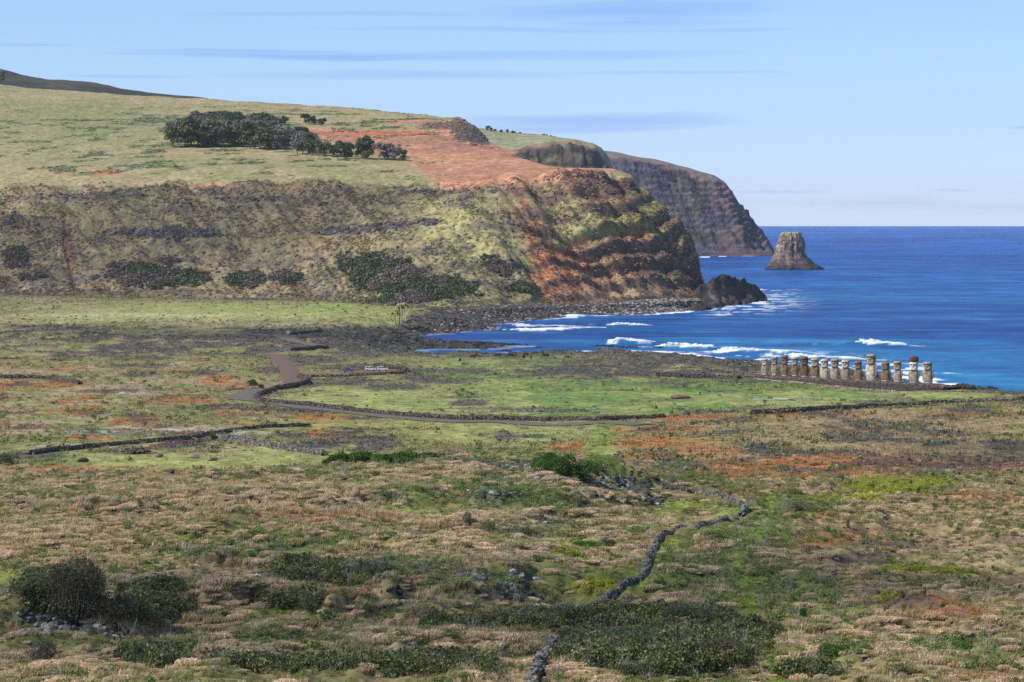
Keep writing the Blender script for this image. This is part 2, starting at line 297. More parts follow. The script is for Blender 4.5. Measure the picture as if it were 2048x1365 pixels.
# bright turf round the platform
LAWN = [(760,800,210,24),(960,812,220,22),(1150,800,230,24),(1400,800,240,26),(1600,795,200,17),(1800,792,220,9,.9),(1150,770,260,16,.8),(1000,735,170,22,.6),(820,850,260,12,.75),(1000,862,260,20,.8),(400,925,260,14,.95),(600,905,120,16,.9),(200,915,110,10,.9),(1200,905,35,60,.9,-12),(1100,870,130,22,.7),(500,622,340,16,.9),(740,612,170,20,.8),(780,640,90,12,.7)]
lw = blobs(LAWN, .8, .8); W['lawn'] = lw
lay(L(150,154,92), lw*.95)
lay(L(104,134,68), lw*ss(n_e, .5, .58)*.75*ss(PX, 650, 1000)*(TPY < 835)*(TPY>700))
lay(L(168,166,112), blobs([(350,634,340,9,.9),(120,640,150,8,.7)],.7,.5)*.75)
lay(L(186,176,140), blobs([(250,632,240,4,.9),(560,650,80,4,.8)],.7,.6)*.6)
lay(L(88,124,58), blobs([(960,752,190,8,.8),(1200,768,180,9,.8),(1400,778,150,8,.8),(1000,710,120,7,.7),(1450,762,160,5,.9),(1560,775,130,8,.7),(1350,800,200,5,.5),(1180,832,150,4,.7)],.8,1.2)*.8)
# dark lava rubble fields
rk = np.zeros(D_.shape)
rk = np.maximum(rk, (ss(n_a*.5+n_f*.5, .56, .61))*pl*.8*(1-lw*.75)*(TPY > 655))
rk = np.maximum(rk, pl*ss(TPY, 648, 662)*(1-ss(TPY, 700, 730))*ss(n_e*.6+n_b*.4, .42+.10*ss(650-PX, 0, 500), .50+.1*ss(650-PX, 0, 500))*.95)
coast = ss(-SD, 95+120*ss(D_, 1300, 1500)*ss(900-PX, -300, 100), 20)*ss(D_, 960, 1010)*(TT < 15.9)*(SD < 60)
coast = coast*np.clip(ss(TPY, 646, 660)+ss(PX, 800, 900), 0, 1)
rk = np.maximum(rk, coast*ss(n_b+.25*coast, .36, .5))
rk = np.maximum(rk, blobs([(820,685,190,18),(700,672,130,14),(900,640,90,22),(1000,625,150,16),(1240,742,300,16,1),(1350,722,200,18,1),(1430,745,120,14,1),(1530,740,130,16),(1200,615,260,14,.9),(1380,740,100,18,.8)],.6,1.0)*ss(n_b,.3,.48))
rk = np.maximum(rk, blobs([(880,762,90,6,.9),(780,775,70,7,.8),(680,760,70,5,.7),(1330,800,60,3,.5),(940,806,50,9,.95),(1020,818,110,4,.8),(1110,822,100,4,.8),(620,720,70,8,.9),(720,735,90,7,.7),(900,742,140,5,.8),(1010,872,30,8,.9),(1060,873,50,4,.8),(300,716,40,5,.9),(250,700,60,5,.7),(400,745,60,4,.8),(640,890,60,9,.9),(590,872,30,6,.8),(230,865,90,6,.5),(120,655,110,5,.9),(400,690,100,6,.7),(450,675,130,6,.8),(600,668,60,6,.7),(480,880,40,6,.6),(60,912,80,5,.8),(1600,800,60,2,.6)],.5,1.3))
# --- right-hand field in front of the long wall
rf = ss(PX+ (n_a-.5)*120, 1130+0*PX, 1330)*ss(TPY, 812-(PX-1500)*.035, 836-(PX-1500)*.05)*(1-ss(TPY, 1165+(n_a-.5)*160+ (PX-1500)*.12, 1215+(PX-1500)*.12))*(TT < 7.6)
rf = rf*ss(PX-(1250+ss(TPY, 930, 1050)*290), 0, 60)
lay(L(158,136,104), rf*.75)
lay(L(126,124,66), rf*ss(n_e, .50, .60)*.8)
ORG2 = [(1400,838,130,6),(1330,862,100,8),(1320,885,130,10,.95),(1420,905,130,9,.6),(1580,935,260,20,.85),(1450,948,150,12,.7),(1700,915,150,12,.8),(1950,830,140,5,.8),(1750,945,120,14,.8),(1610,1082,90,13),(1500,985,120,12,.6),(1700,1072,120,8,.6),(1830,1205,90,14,.8),(1900,1225,110,16,.9),(1740,1160,90,8,.6),(2000,930,160,16,.7),(1950,995,120,9,.7),(1610,1030,60,10,.7),(1640,830,110,5,.8),(2030,1165,60,9,.8),(1340,1090,70,9,.7),(1270,915,60,8,.7),(1980,1355,120,12,.5),(600,1040,200,12,.5),(1000,1235,110,12,.7),(940,1235,60,10,.6),(700,1190,60,18,.5),(1050,1262,90,10,.5),(590,1190,60,14,.6)]
o2 = blobs(ORG2, .7, 1.4); o2 *= ss(n_d, .25, .55)*.6+.4
lay(L(164,108,68), np.clip(o2, 0, .85))
drk = blobs([(1720,857,90,9,.9),(1870,870,170,5,.8),(1530,898,60,13),(1640,905,110,6,.6),(1900,925,170,22,.75),(1500,890,60,6,.7),(1700,1062,110,7,.8),(1850,1090,130,10,.8),(1640,1125,120,12),(1750,1110,60,8,.7),(1740,1210,130,34,.95),(1830,1165,110,22),(1650,1160,90,14,.8),(1930,1100,110,9,.6),(1990,1080,60,7,.6),(1440,975,60,6,.5),(1340,925,40,8,.8),(1300,905,50,5,.6),(2000,885,90,4,.8),(2000,1185,80,7,.5)],.6,1.6)*ss(n_d,.22,.5)
drk = np.clip(drk*1.25, 0, 1); lay(L(80,64,62), drk*.95); W['plough'] = drk
W['tan'] = blobs([(1550,990,110,12,.8),(1900,1010,180,16,.9),(2300,1030,220,60,.8),(2350,1250,250,60,.8),(1750,1045,260,14,.7),(1700,978,90,8,.8),(1980,1130,130,50,.85),(1450,845,120,8,.6),(1960,850,140,8,.6),(1800,880,120,7,.7),(1930,960,120,7,.7)],.7,1.0); lay(L(160,138,106), W['tan']*.8)
yl = blobs([(1770,975,100,13),(1850,970,70,6,.8),(1700,1000,60,5,.6),(1820,1142,70,6),(1740,1196,50,6),(1900,1150,50,6,.7),(1150,1105,60,16,.6),(1180,1180,50,12,.6)],.5,1.3)*ss(n_d,.3,.5)
lay(L(160,165,52), yl*.9); W['yellow'] = yl
# --- foreground
fgw = 1-ss(TT, 3.9, 4.4)
dry = ss(n_a*.6+n_b*.4, .45, .56)
lay(L(106,112,62), fgw*.8*(1-rf))
lay(L(146,124,92), fgw*dry*.9*(1-rf*.5))
W['dry'] = np.clip(fgw*dry*(1-rf*.7), 0, 1)
DRY = [(200,1000,230,36),(550,1000,300,44),(800,1050,280,30,.9),(100,1060,200,30),(950,1110,160,24,.9),(1150,1110,120,22,.7),(350,1160,110,16,.7),(480,1190,90,30,.7),(700,1250,220,24,.8),(860,1210,110,20,.8),(120,1320,200,32,.8),(200,1210,150,30,.6),(450,1230,120,30,.6),(1150,960,130,14,.8),(1250,1010,90,18,.7),(1180,1040,80,12,.7),(1330,1190,110,18,.7),(1290,1140,70,14,.5),(1800,1270,230,50,.85),(1950,1240,130,26,.8),(1700,1340,260,30,.75),(1120,1340,70,22,.8),(950,1320,110,22,.7),(700,1345,80,16,.6),(1230,1215,80,16,.7)]
dw = blobs(DRY, .9, 1.3); dw *= .55+.45*ss(n_b, .35, .5)
W['dry'] = np.maximum(W['dry']*(.6), dw)
lay(L(150,126,98), dw*.9)
GRN = [(560,1095,150,30),(700,1080,120,20,.8),(760,1140,120,28,.9),(380,1110,90,20,.8),(900,1160,90,18,.6),(160,990,120,9,.8),(250,1010,110,8,.8),(130,1052,90,10,.7),(640,955,140,9,.6),(950,975,170,18,.8),(850,990,90,20,.8),(1020,1000,90,12,.7),(1110,1010,60,8,.7),(1060,1060,60,12,.9),(1280,1065,70,12,.9),(1400,1070,80,10,.6),(1450,1100,110,40,.7),(1570,1010,90,26,.8),(1480,1150,120,40,.7),(1590,1180,90,40,.8),(1900,1290,110,16,.8),(1650,1300,90,14,.8),(1420,1340,120,24,.7),(1990,1330,80,14,.7),(600,1285,90,20,.5),(1370,975,110,20,.7),(1640,1240,80,20,.7),(70,920,90,14,.7)]
gw = blobs(GRN, .9, 1.5); W['green'] = gw
lay(L(84,104,50), gw*.85)
SHR = [(1300,1295,200,52,.95),(1190,1250,120,20,.7),(1430,1300,90,40,.9),(1100,1310,60,14,.4),(250,1225,170,20,.9),(120,1190,60,30,.6),(480,1345,200,20,.6),(880,1335,140,18,.5),(330,1190,80,16,.6),(660,1150,100,18,.45),(600,1215,70,14,.35),(320,1325,70,14,.6),(1000,1255,120,9,.45),(1600,1350,70,10,.4)]
sw = blobs(SHR, .8, 1.2); sw = sw*(.25+.75*ss(fbm(X_/4, D_/6, 3, 151), .36, .5)); W['shrub'] = sw
lay(L(82,86,50), sw*.85)
LAW2 = [(580,1225,110,14),(500,1225,70,8),(850,1025,60,10,.8),(780,1020,90,9,.6),(1190,1230,90,14),(1250,1160,110,22,.9),(1300,1030,90,9,.8),(1360,1015,90,14),(1420,1020,60,10),(1200,1090,90,9,.7),(580,1105,100,12,.9),(350,1080,70,7,.8),(930,1225,60,8,.7),(850,1290,90,8,.6),(1340,1100,50,30,.8),(700,1265,120,8,.6),(1430,880,60,9,.6),(1580,1000,60,12,.5)]
l2 = blobs(LAW2, .8, .9); W['lawn'] = np.maximum(W['lawn'], l2)
lay(L(118,130,62), l2*.85)
# trodden track
def polyline_w(pts, w):
    out = np.full(D_.shape, 1e9)
    for (ax, ay), (bx, by) in zip(pts[:-1], pts[1:]):
        m = (PX > min(ax, bx)-80) & (PX < max(ax, bx)+80) & (TPY > min(ay, by)-40) & (TPY < max(ay, by)+40)
        x = PX[m]-ax; y = (TPY[m]-ay); ex, ey = bx-ax, by-ay
        t = np.clip((x*ex+y*ey)/(ex*ex+ey*ey), 0, 1); out[m] = np.minimum(out[m], np.hypot(x-t*ex, y-t*ey))
    return 1-ss(out+(n_d-.5)*w*.8, w*.5, w)
trk = polyline_w([(1205,880),(1190,915),(1230,945),(1300,970)], 22)*.8
trk = np.maximum(trk, polyline_w([(1205,870),(1195,900),(1185,930)], 26)*.9)
trk = np.maximum(trk, polyline_w([(1545,1015),(1535,1050),(1490,1085),(1470,1130),(1495,1180),(1500,1240),(1530,1290),(1560,1370)], 22))
lay(L(112,130,60), trk*.8); W['lawn'] = np.maximum(W['lawn'], trk)
lay(L(150,142,90), polyline_w([(830,895),(860,882),(960,862),(1090,852)], 7)*.6)
fr_ = blobs([(760,1150,40,12),(820,1205,90,9),(780,1210,40,14),(840,1170,50,8),(960,1165,120,13,.9),(1000,1190,60,12),(1060,1225,70,12),(1030,1165,40,16),(130,1245,90,18),(200,1265,70,18),(60,1240,60,9),(300,1185,60,8,.7),(520,1160,30,8),(410,1145,60,7,.7),(660,1240,60,6,.9),(700,1135,30,5,.5),(260,1310,40,16,.7),(1140,1010,60,8),(990,990,50,14),(1100,1045,40,7),(1230,970,100,20),(1150,940,60,16,.8),(1290,1000,60,12),(930,925,110,6,.7),(1030,930,90,7,.7),(880,940,60,5,.6),(80,1310,50,12,.5),(230,1235,60,14,.6),(920,950,30,6,.6)],.6,1.4)
W['frock'] = fr_; lay(L(88,86,82), fr_*.9)
W['rock'] = rk
lay(L(96,88,84), rk*.85)
lay(L(74,70,70), rk*ss(n_d, .4, .6)*.7)
# --- lichen-pale stone strips on the left plain and the coast
pale = blobs([(160,893,110,4,.9),(400,860,90,4,.8),(200,865,70,3,.6),(240,785,90,3,.6),(500,868,50,5,.9),(1560,799,70,2.5,.8),(300,790,60,3,.5)],.4,1.6)*ss(n_d,.4,.6)
lay(L(190,190,180), pale*.7)
# --- boulder beach under the headland
bb = ss(TT, 14.2, 14.9)*(1-ss(TT, 15.5, 16.0))*ss(PX, 840, 960)
bb = np.maximum(bb, (SD < 10)*ss(-SD, 95, 60)*ss(D_, 1380, 1480)*ss(PX, 860, 960)*(TT < 16))
W['beach'] = bb
lay(L(74,70,70), bb*.9); lay(L(150,142,134), bb*ss(PX,1150,1300)*ss(n_d,.45,.65)*.7); lay(L(66,63,64), bb*ss(n_b,.5,.6)*.7)
lay(L(48,45,44), ss(-SD, 9, 0)*ss(D_, 950, 1000)*(TT < 16)*.8)          # wet stone at the waterline
W['walls'] = np.zeros(D_.shape)
for pl_, ww in (([(1060,1400),(1066,1362),(1078,1340),(1098,1312),(1118,1286),(1132,1268)], 26), ([(1155,1226),(1200,1205),(1250,1172),(1290,1148),(1299,1132),(1300,1108),(1312,1088),(1345,1068),(1400,1052),(1445,1044)], 24), ([(1478,1036),(1490,1026),(1484,1012),(1465,1002),(1440,994),(1400,988),(1350,980),(1320,976)], 18)):
    W['walls'] = np.maximum(W['walls'], polyline_w(pl_, ww))
# --- the hill: face
fc = ss(TT, 15.7, 16.0)*(1-ss(TT, 19.0, 19.25))
mf = ss(TT, 15.7, 16.0)
lay(L(144,128,98), mf); lay(L(126,118,84), mf*ss(n_e, .42, .66)*.6); lay(L(134,112,92), mf*ss(n_a, .5, .7)*.5)
rgtw = ss(PX+(TPY-480)*.55+(n_a-.5)*60, 640, 900)
lay(L(144,136,98), fc*rgtw*.75); lay(L(134,132,92), fc*rgtw*ss(n_a, .5, .6)*.7)
lay(L(166,158,108), fc*blobs([(930,470,70,60,.9,30),(1010,500,60,30,.6,30),(1160,470,60,40,.7,35)],.9,1)*.7)
red_side = ss(PX-(985+(TPY-380)*.50)+(n_a-.5)*50, -15, 45)*fc
gl = fbm(gx/34, PY/260, 4, 71)
gully = red_side*ss(gl, .49, .555)
gully = np.maximum(gully, red_side*polyline_w([(1000,400),(1050,440),(1085,500),(1110,520)], 12))
gully = np.maximum(gully, red_side*polyline_w([(1190,380),(1230,440),(1290,520)], 14)*.9)
lay(L(160,112,86), gully*.8); lay(L(108,82,70), gully*ss(n_b, .48, .58)*.9)
band = red_side*np.clip(blobs([(1150,352,190,20),(1230,375,110,26),(1000,378,90,7,.9),(1250,500,150,24),(1330,545,90,28),(1200,540,120,30,.8),(1380,560,60,60),(1150,420,80,6,.8),(1280,430,60,10,.7),(1330,450,70,14,.6)],.5,1.2), 0, 1)
lay(L(142,104,84), band*.75); lay(L(90,72,66), band*ss(n_b+(n_d-.5)*.4, .46, .56)*.9)
lay(L(180,120,84), blobs([(1120,530,50,40),(1170,560,70,30,.8),(1100,560,45,40,.7,60),(1210,590,60,15,.6)],.6,1.0)*fc*.9)
lay(L(146,128,112), blobs([(1290,580,120,24,.8),(1180,590,100,14,.6)],.8,1.0)*fc*.7)
lay(L(142,142,80), blobs([(1330,470,40,10),(1370,510,25,7),(1340,555,40,6),(1290,440,40,18),(1320,400,36,40,.9,45),(1230,440,40,28,.7,40)],.6,1.0)*fc*.85)
hr = fc*(1-red_side)*np.clip(blobs([(340,467,110,10),(700,462,70,9),(770,452,45,7),(640,408,40,5,.8),(850,384,50,4,.9),(850,444,26,6),(560,398,100,5,.7),(130,395,90,7,.6),(230,392,60,5,.7),(20,445,26,16,.8),(130,470,14,40,.7),(480,400,60,6,.5),(1010,452,30,5,.7),(70,570,80,10,.6)],.45,1.2),0,1)
hr = np.maximum(hr, fc*(1-red_side)*ss(n_f*.5+n_d*.5, .565, .62)*.75)
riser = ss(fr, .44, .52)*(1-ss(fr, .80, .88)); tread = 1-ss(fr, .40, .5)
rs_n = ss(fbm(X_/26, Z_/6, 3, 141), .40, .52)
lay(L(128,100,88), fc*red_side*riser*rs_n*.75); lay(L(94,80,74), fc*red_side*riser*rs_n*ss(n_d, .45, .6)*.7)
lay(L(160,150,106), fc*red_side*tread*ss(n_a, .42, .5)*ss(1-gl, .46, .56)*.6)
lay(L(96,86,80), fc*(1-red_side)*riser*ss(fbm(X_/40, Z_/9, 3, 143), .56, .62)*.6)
W['hrock'] = np.clip(hr+band*ss(n_b,.4,.55)+gully*.6, 0, 1)
lay(L(84,76,76), hr*.8)
lay(L(132,78,58), fc*polyline_w([(125,430),(132,480),(140,530)], 9)*.6)
lay(L(62,58,56), fc*polyline_w([(128,440),(126,490),(136,530),(146,580)], 4)*.8)
THK = [(780,560,90,34,.9,18),(850,580,80,22,.8),(735,535,40,18,.7),(990,535,30,12,.7,30),(1040,580,26,10,.6),(300,555,80,18),(265,542,50,14),(335,525,18,7),(490,562,34,15),(570,560,28,12),(35,520,26,22,.9),(60,555,22,6)]
tw = blobs(THK, .5, 1.0)*ss(TT,15.6,15.9); W['thick'] = tw
lay(L(92,90,72), tw*.75)
lay(L(70,64,58), blobs([(250,585,180,8,.8),(640,590,100,8,.7),(800,600,130,9,.8),(60,585,80,6,.6)],.5,1.3)*mf*.7)
# --- plateau above
pt = ss(TT+(n_a-.5)*.25, 19.0, 19.3)
lay(L(160,144,108), pt); lay(L(142,138,94), pt*ss(n_c, .45, .6)*.8); lay(L(170,156,118), pt*ss(n_a, .5, .65)*.5)
lay(L(120,128,88), pt*blobs([(150,250,330,42,.7),(400,325,300,12,.5),(120,320,200,16,.4)],.9,.8)*.6)
grs = fbm(X_/22, D_/26, 4, 171)
stk = pt*ss(grs, .60, .64)*ss(TPY, 205, 240)*(1-ss(TPY,345,365))*ss(900-PX,0,60); W['streak'] = stk
lay(L(88,108,70), stk*.7)
RED = [(640,264,90,9),(760,272,140,18),(860,290,150,26),(960,320,150,24),(900,335,60,14),(1060,335,120,10),(1180,338,90,5),(830,247,70,6,.95),(930,262,70,20),(1000,303,60,9),(880,355,50,12,.9,30),(920,372,50,10,.9),(960,355,60,18),(1080,352,130,14,.9),(215,346,34,4.5,.95),(128,347,20,2.5,.8),(410,372,60,5,.5),(600,376,140,4,.35),(300,298,70,1.5,.4)]
rd = blobs(RED, .35, .45)*ss(TT, 18.6, 19.0)
rd = rd*(1-blobs([(760,255,110,7)],.3,.3)*.95)
lay(L(184,130,100), rd*.95); lay(L(206,158,126), rd*ss(n_e, .5, .6)*.6); lay(L(150,108,90), rd*ss(n_f, .48, .6)*.55)
lay(L(176,84,46), blobs([(760,266,150,4,.8),(820,300,110,3,.5),(930,290,60,3,.6),(215,345,26,3)],.6,1.0)*rd*.7)
lay(L(150,112,96), blobs([(890,292,90,11,.9),(840,282,60,8,.8),(960,275,60,14,.7)],.7,1.2)*rd*.8)
kr = blobs([(935,268,44,20,1,25),(880,252,50,6,.7),(1052,310,22,8,1)],.5,.9)*ss(TT,19.5,20.5)
lay(L(92,72,64), kr*.85); W['hrock'] = np.maximum(W['hrock'], kr*.8)
# --- fine value variation that belongs to the plants and stones
var = (1+(n_d-.5)*.55+(fbm(X_/1.3, D_/3.2, 2, 109)-.5)*.35)
C = C*var[..., None]
# ------------------------------------------------------------------ roads
ROADS = [([(1290,848),(1200,847),(1100,848),(1000,846),(900,841),(800,834),(700,826),(620,816),(560,806),(520,801),(488,798),(482,793),(500,786),(530,780),(570,773),(596,768)], 4.0, 'asphalt'),
         ([(590,770),(583,762),(580,750),(575,735),(567,725),(553,715),(540,708)], 3.0, 'clay'),
         ([(640,692),(600,686),(580,679),(560,673),(530,671),(500,669),(430,668)], 3.2, 'asphalt')]
def road_pts(pts, n=6):
    w = [ground(x, y) for x, y in pts]; o = []
    for i in range(len(w)-1):
        for k in range(n):
            t = k/n; p0 = w[max(i-1, 0)]; p1 = w[i]; p2 = w[i+1]; p3 = w[min(i+2, len(w)-1)]
            o.append(.5*((2*p1)+(p2-p0)*t+(2*p0-5*p1+4*p2-p3)*t*t+(3*p1-p0-3*p2+p3)*t**3))
    o.append(w[-1]); return o
rm = np.zeros(D_.shape)
ROADP = []
for pts, hw, kind in ROADS:
    rp = road_pts(pts); ROADP.append((rp, hw, kind))
    # level the ground under the carriageway
    a = np.array([(p.x, p.y, p.z) for p in rp]); m = (D_ > a[:, 1].min()-30) & (D_ < a[:, 1].max()+30) & (X_ > a[:, 0].min()-30) & (X_ < a[:, 0].max()+30)
    x = X_[m]; y = D_[m]; bd = np.full(x.shape, 1e9); bz = np.zeros(x.shape)
    k = np.ones(5)/5; az = np.convolve(np.pad(a[:, 2], 8, 'edge'), np.ones(17)/17, 'valid'); a[:, 2] = az
    for i in range(len(a)-1):
        ex, ey = a[i+1, :2]-a[i, :2]; t = np.clip(((x-a[i, 0])*ex+(y-a[i, 1])*ey)/(ex*ex+ey*ey), 0, 1)
        dd = np.hypot(x-a[i, 0]-t*ex, y-a[i, 1]-t*ey); z = a[i, 2]*(1-t)+a[i+1, 2]*t
        u = dd < bd; bd[u] = dd[u]; bz[u] = z[u]
    wgt = 1-ss(bd, hw+2.5, hw+14); Z_[m] = Z_[m]*(1-wgt)+(bz-.10)*wgt
    rm[m] = np.maximum(rm[m], 1-ss(bd, hw-.5, hw+1.5))
    for p, z in zip(rp, az): p.z = z
lay(L(120,84,66), rm*.6)
# clay lay-by for the parked cars
cb = polyline_w([(590,748),(640,747),(700,745),(800,741),(812,741)], 3.2); lay(L(134,98,78), cb*.8)
W['bare'] = np.maximum(rm, cb)
TPY = E+(H-Z_)*F/D_
VV = np.stack([X_, D_, Z_], -1)
gm, gnt, gb = new_mat('ground_cover')
_l = gnt.links.new
_a = gnt.nodes.new('ShaderNodeAttribute'); _a.attribute_name = 'col'
_t = gnt.nodes.new('ShaderNodeTexCoord')
_n = gnt.nodes.new('ShaderNodeTexNoise'); _n.inputs['Scale'].default_value = .9; _n.inputs['Detail'].default_value = 6; _n.inputs['Roughness'].default_value = .65; _l(_t.outputs['Object'], _n.inputs['Vector'])
_n3 = gnt.nodes.new('ShaderNodeTexNoise'); _n3.inputs['Scale'].default_value = .22; _n3.inputs['Detail'].default_value = 5; _n3.inputs['Roughness'].default_value = .6; _l(_t.outputs['Object'], _n3.inputs['Vector'])
_f = wm('ADD', wm('MULTIPLY', _n.outputs[0], .8, nt=gnt), wm('MULTIPLY', _n3.outputs[0], .9, nt=gnt), nt=gnt)
_r = wramp(_f, [(.3, (.35, .34, .32)), (.85, (1.0, 1.0, 1.0)), (1.0, (1.55, 1.5, 1.4))], gnt, 'LINEAR')
_r2 = wm('MULTIPLY', wm('SUBTRACT', _f, .42, nt=gnt), 2.3, nt=gnt)
_vm = gnt.nodes.new('ShaderNodeVectorMath'); _vm.operation = 'SCALE'; _l(_a.outputs['Color'], _vm.inputs[0]); _l(_r2, _vm.inputs['Scale'])
_l(_vm.outputs[0], gb.inputs['Base Color']); gb.inputs['Roughness'].default_value = .95; gb.inputs['Specular IOR Level'].default_value = .1
_b = gnt.nodes.new('ShaderNodeBump'); _b.inputs['Strength'].default_value = .7; _b.inputs['Distance'].default_value = .5; _l(_f, _b.inputs['Height']); _l(_b.outputs[0], gb.inputs['Normal'])
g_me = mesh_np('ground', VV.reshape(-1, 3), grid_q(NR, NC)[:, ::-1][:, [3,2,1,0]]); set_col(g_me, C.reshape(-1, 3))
g_me.materials.append(gm)
link('ground', g_me, kind='structure', label='grassy plain and hillside of the headland')
# road strips
def road_mat(name, c1, c2): return noise_mat(name, c1, c2, scale=.8, rough=.9, bump=.2, bscale=12, dist=.02)
RM = {'asphalt': road_mat('weathered_asphalt', L(94,88,82), L(118,108,98)), 'clay': road_mat('clay_dusted_asphalt', L(98,86,80), L(124,96,80))}
for rp, hw, kind in ROADP:
    V = []; n = len(rp)
    for i, p in enumerate(rp):
        t = (rp[min(i+1, n-1)]-rp[max(i-1, 0)]); t.z = 0; t.normalize(); s = Vector((t.y, -t.x, 0))
        w = hw*(1+.06*math.sin(i*1.3))
        for u in (-1, -.5, 0, .5, 1): V.append(p+s*(u*w)+Vector((0, 0, .06+.05*(1-u*u))))
    me = mesh_np('road', np.array([tuple(v) for v in V]), grid_q(n, 5))
    link('road', me, RM[kind], kind='structure')
# ------------------------------------------------------------------ far headlands
def fan(name, lines, pxs, dyr=1.6, disp=None, colf=None, mat=None, **pr):
    ls = [line(k, 'd') for k in lines]
    q = np.stack([np.interp(pxs, l[0], l[1]) for l in ls]); z = np.stack([np.interp(pxs, l[0], l[2]) for l in ls]); y = E+(H-z)*F*q
    Qs, Zs, Ts = [], [], []
    for k in range(len(q)-1):
        n = int(max(5, min(140, np.percentile(np.abs(y[k+1]-y[k]), 85)/dyr))); t = (np.arange(n)/n)[:, None]
        Qs.append(q[k]*(1-t)+q[k+1]*t); Zs.append(z[k]*(1-t)+z[k+1]*t); Ts.append(k+np.arange(n)/n)
    Qs.append(q[-1:]); Zs.append(z[-1:]); Ts.append([len(q)-1.])
    Q = np.vstack(Qs); Z = np.vstack(Zs); T = np.broadcast_to(np.concatenate(Ts)[:, None], Q.shape); D = 1/Q; PXX = np.broadcast_to(pxs[None], Q.shape)
    Z = disp(PXX, D, Z, T); X = (PXX-1024)/F*D; Cc = colf(PXX, D, Z, T, E+(H-Z)*F/D)
    me = mesh_np(name, np.stack([X, D, Z], -1).reshape(-1, 3), grid_q(*Q.shape)); set_col(me, Cc.reshape(-1, 3))
    return link(name, me, mat, **pr)
def mixc(C, c, w): w = np.clip(w, 0, 1)[..., None]; return C*(1-w)+np.asarray(c)*w
hm = noise_mat('cliff_cover', (.75, .75, .78), (1.2, 1.2, 1.15), scale=.05, attr='col', bump=.9, bscale=.12, dist=4, detail=6)
def d2(px, D, Z, T):
    X = (px-1024)/F*D; f = ss(T, .3, .8)*(1-ss(T, 2.0, 2.3))
    s = 12; zz = (Z+(fbm(X/70, Z/40, 3, 3)-.5)*12)/s; fr = zz-np.floor(zz)
    return Z+f*(ss(fr, .45, .75)-fr)*s*.6+f*((fbm(X/16, Z/70, 4, 4)-.5)*30+(fbm(X/9, Z/9, 3, 6)-.5)*9)+(1-f)*(fbm(X/40, D/60, 3, 8)-.5)*3
def c2(px, D, Z, T, y):
    X = (px-1024)/F*D; n1 = fbm(X/26, Z/18, 4, 14); n2 = fbm(X/10, Z/8, 4, 15)
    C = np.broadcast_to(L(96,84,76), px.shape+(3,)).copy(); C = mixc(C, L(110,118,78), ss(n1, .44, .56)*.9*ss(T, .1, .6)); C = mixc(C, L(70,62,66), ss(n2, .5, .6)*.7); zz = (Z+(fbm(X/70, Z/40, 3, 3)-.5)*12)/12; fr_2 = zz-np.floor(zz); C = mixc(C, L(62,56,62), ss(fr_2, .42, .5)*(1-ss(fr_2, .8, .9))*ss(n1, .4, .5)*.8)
    C = mixc(C, L(150,116,96), ss(T, 2.2, 2.5)*ss(n1+.1, .4, .5)*.8); C = mixc(C, L(148,146,112), ss(T+(n1-.5)*.5, 2.55, 2.85)); C = mixc(C, L(148,112,92), ss(T, 2.3, 2.5)*(1-ss(T, 2.7, 2.9))*ss(n1, .48, .54)*.7); return C
fan('green_headland', [
 [(900,560,3150),(1600,560,3150)],
 [(900,430,3230),(1240,470,3230),(1290,520,3230),(1330,570,3230),(1600,570,3230)],
 [(900,330,3330),(1010,322,3330),(1050,305,3340),(1100,300,3350),(1150,298,3350),(1190,306,3350),(1215,345,3350),(1235,385,3350),(1260,420,3350),(1300,520,3350),(1330,570,3350),(1600,570,3350)],
 [(900,300,3380),(960,298,3380),(1035,296,3390),(1060,287,3400),(1100,279,3400),(1150,281,3400),(1190,293,3400),(1210,315,3400),(1235,365,3400),(1260,405,3400),(1300,515,3400),(1330,570,3400),(1600,570,3400)],
 [(900,252,3700),(960,256,3700),(1000,262,3680),(1100,272,3650),(1150,279,3600),(1185,287,3560),(1203,297,3540),(1218,316,3500),(1240,368,3480),(1275,450,3460),(1300,515,3450),(1330,570,3450),(1600,570,3450)],
 [(900,330,4000),(1200,380,3900),(1300,560,3800),(1600,600,3800)]], np.arange(900, 1420, 2.5), 1.4, d2, c2, hm, kind='structure')
def d3(px, D, Z, T):
    X = (px-1024)/F*D; f = 1-ss(T, 2.85, 3.1); s = 9.5
    zz = (Z+(fbm(X/120, Z/60, 3, 23)-.5)*8)/s; fr = zz-np.floor(zz)
    gu = px+.55*(439-Z*.9)
    return Z+f*ss(Z,2,14)*((ss(fr, .45, .7)-fr)*s*.95+(fbm(X/17+Z/60, Z/50, 5, 24, .6)-.5)*26+(fbm(X/70, Z/300, 3, 28)-.5)*34*(1-.5*ss(px,1480,1540))+(fbm(X/11, Z/10, 3, 26)-.5)*9)+(1-f)*(fbm(X/40, D/60, 3, 8)-.5)*4
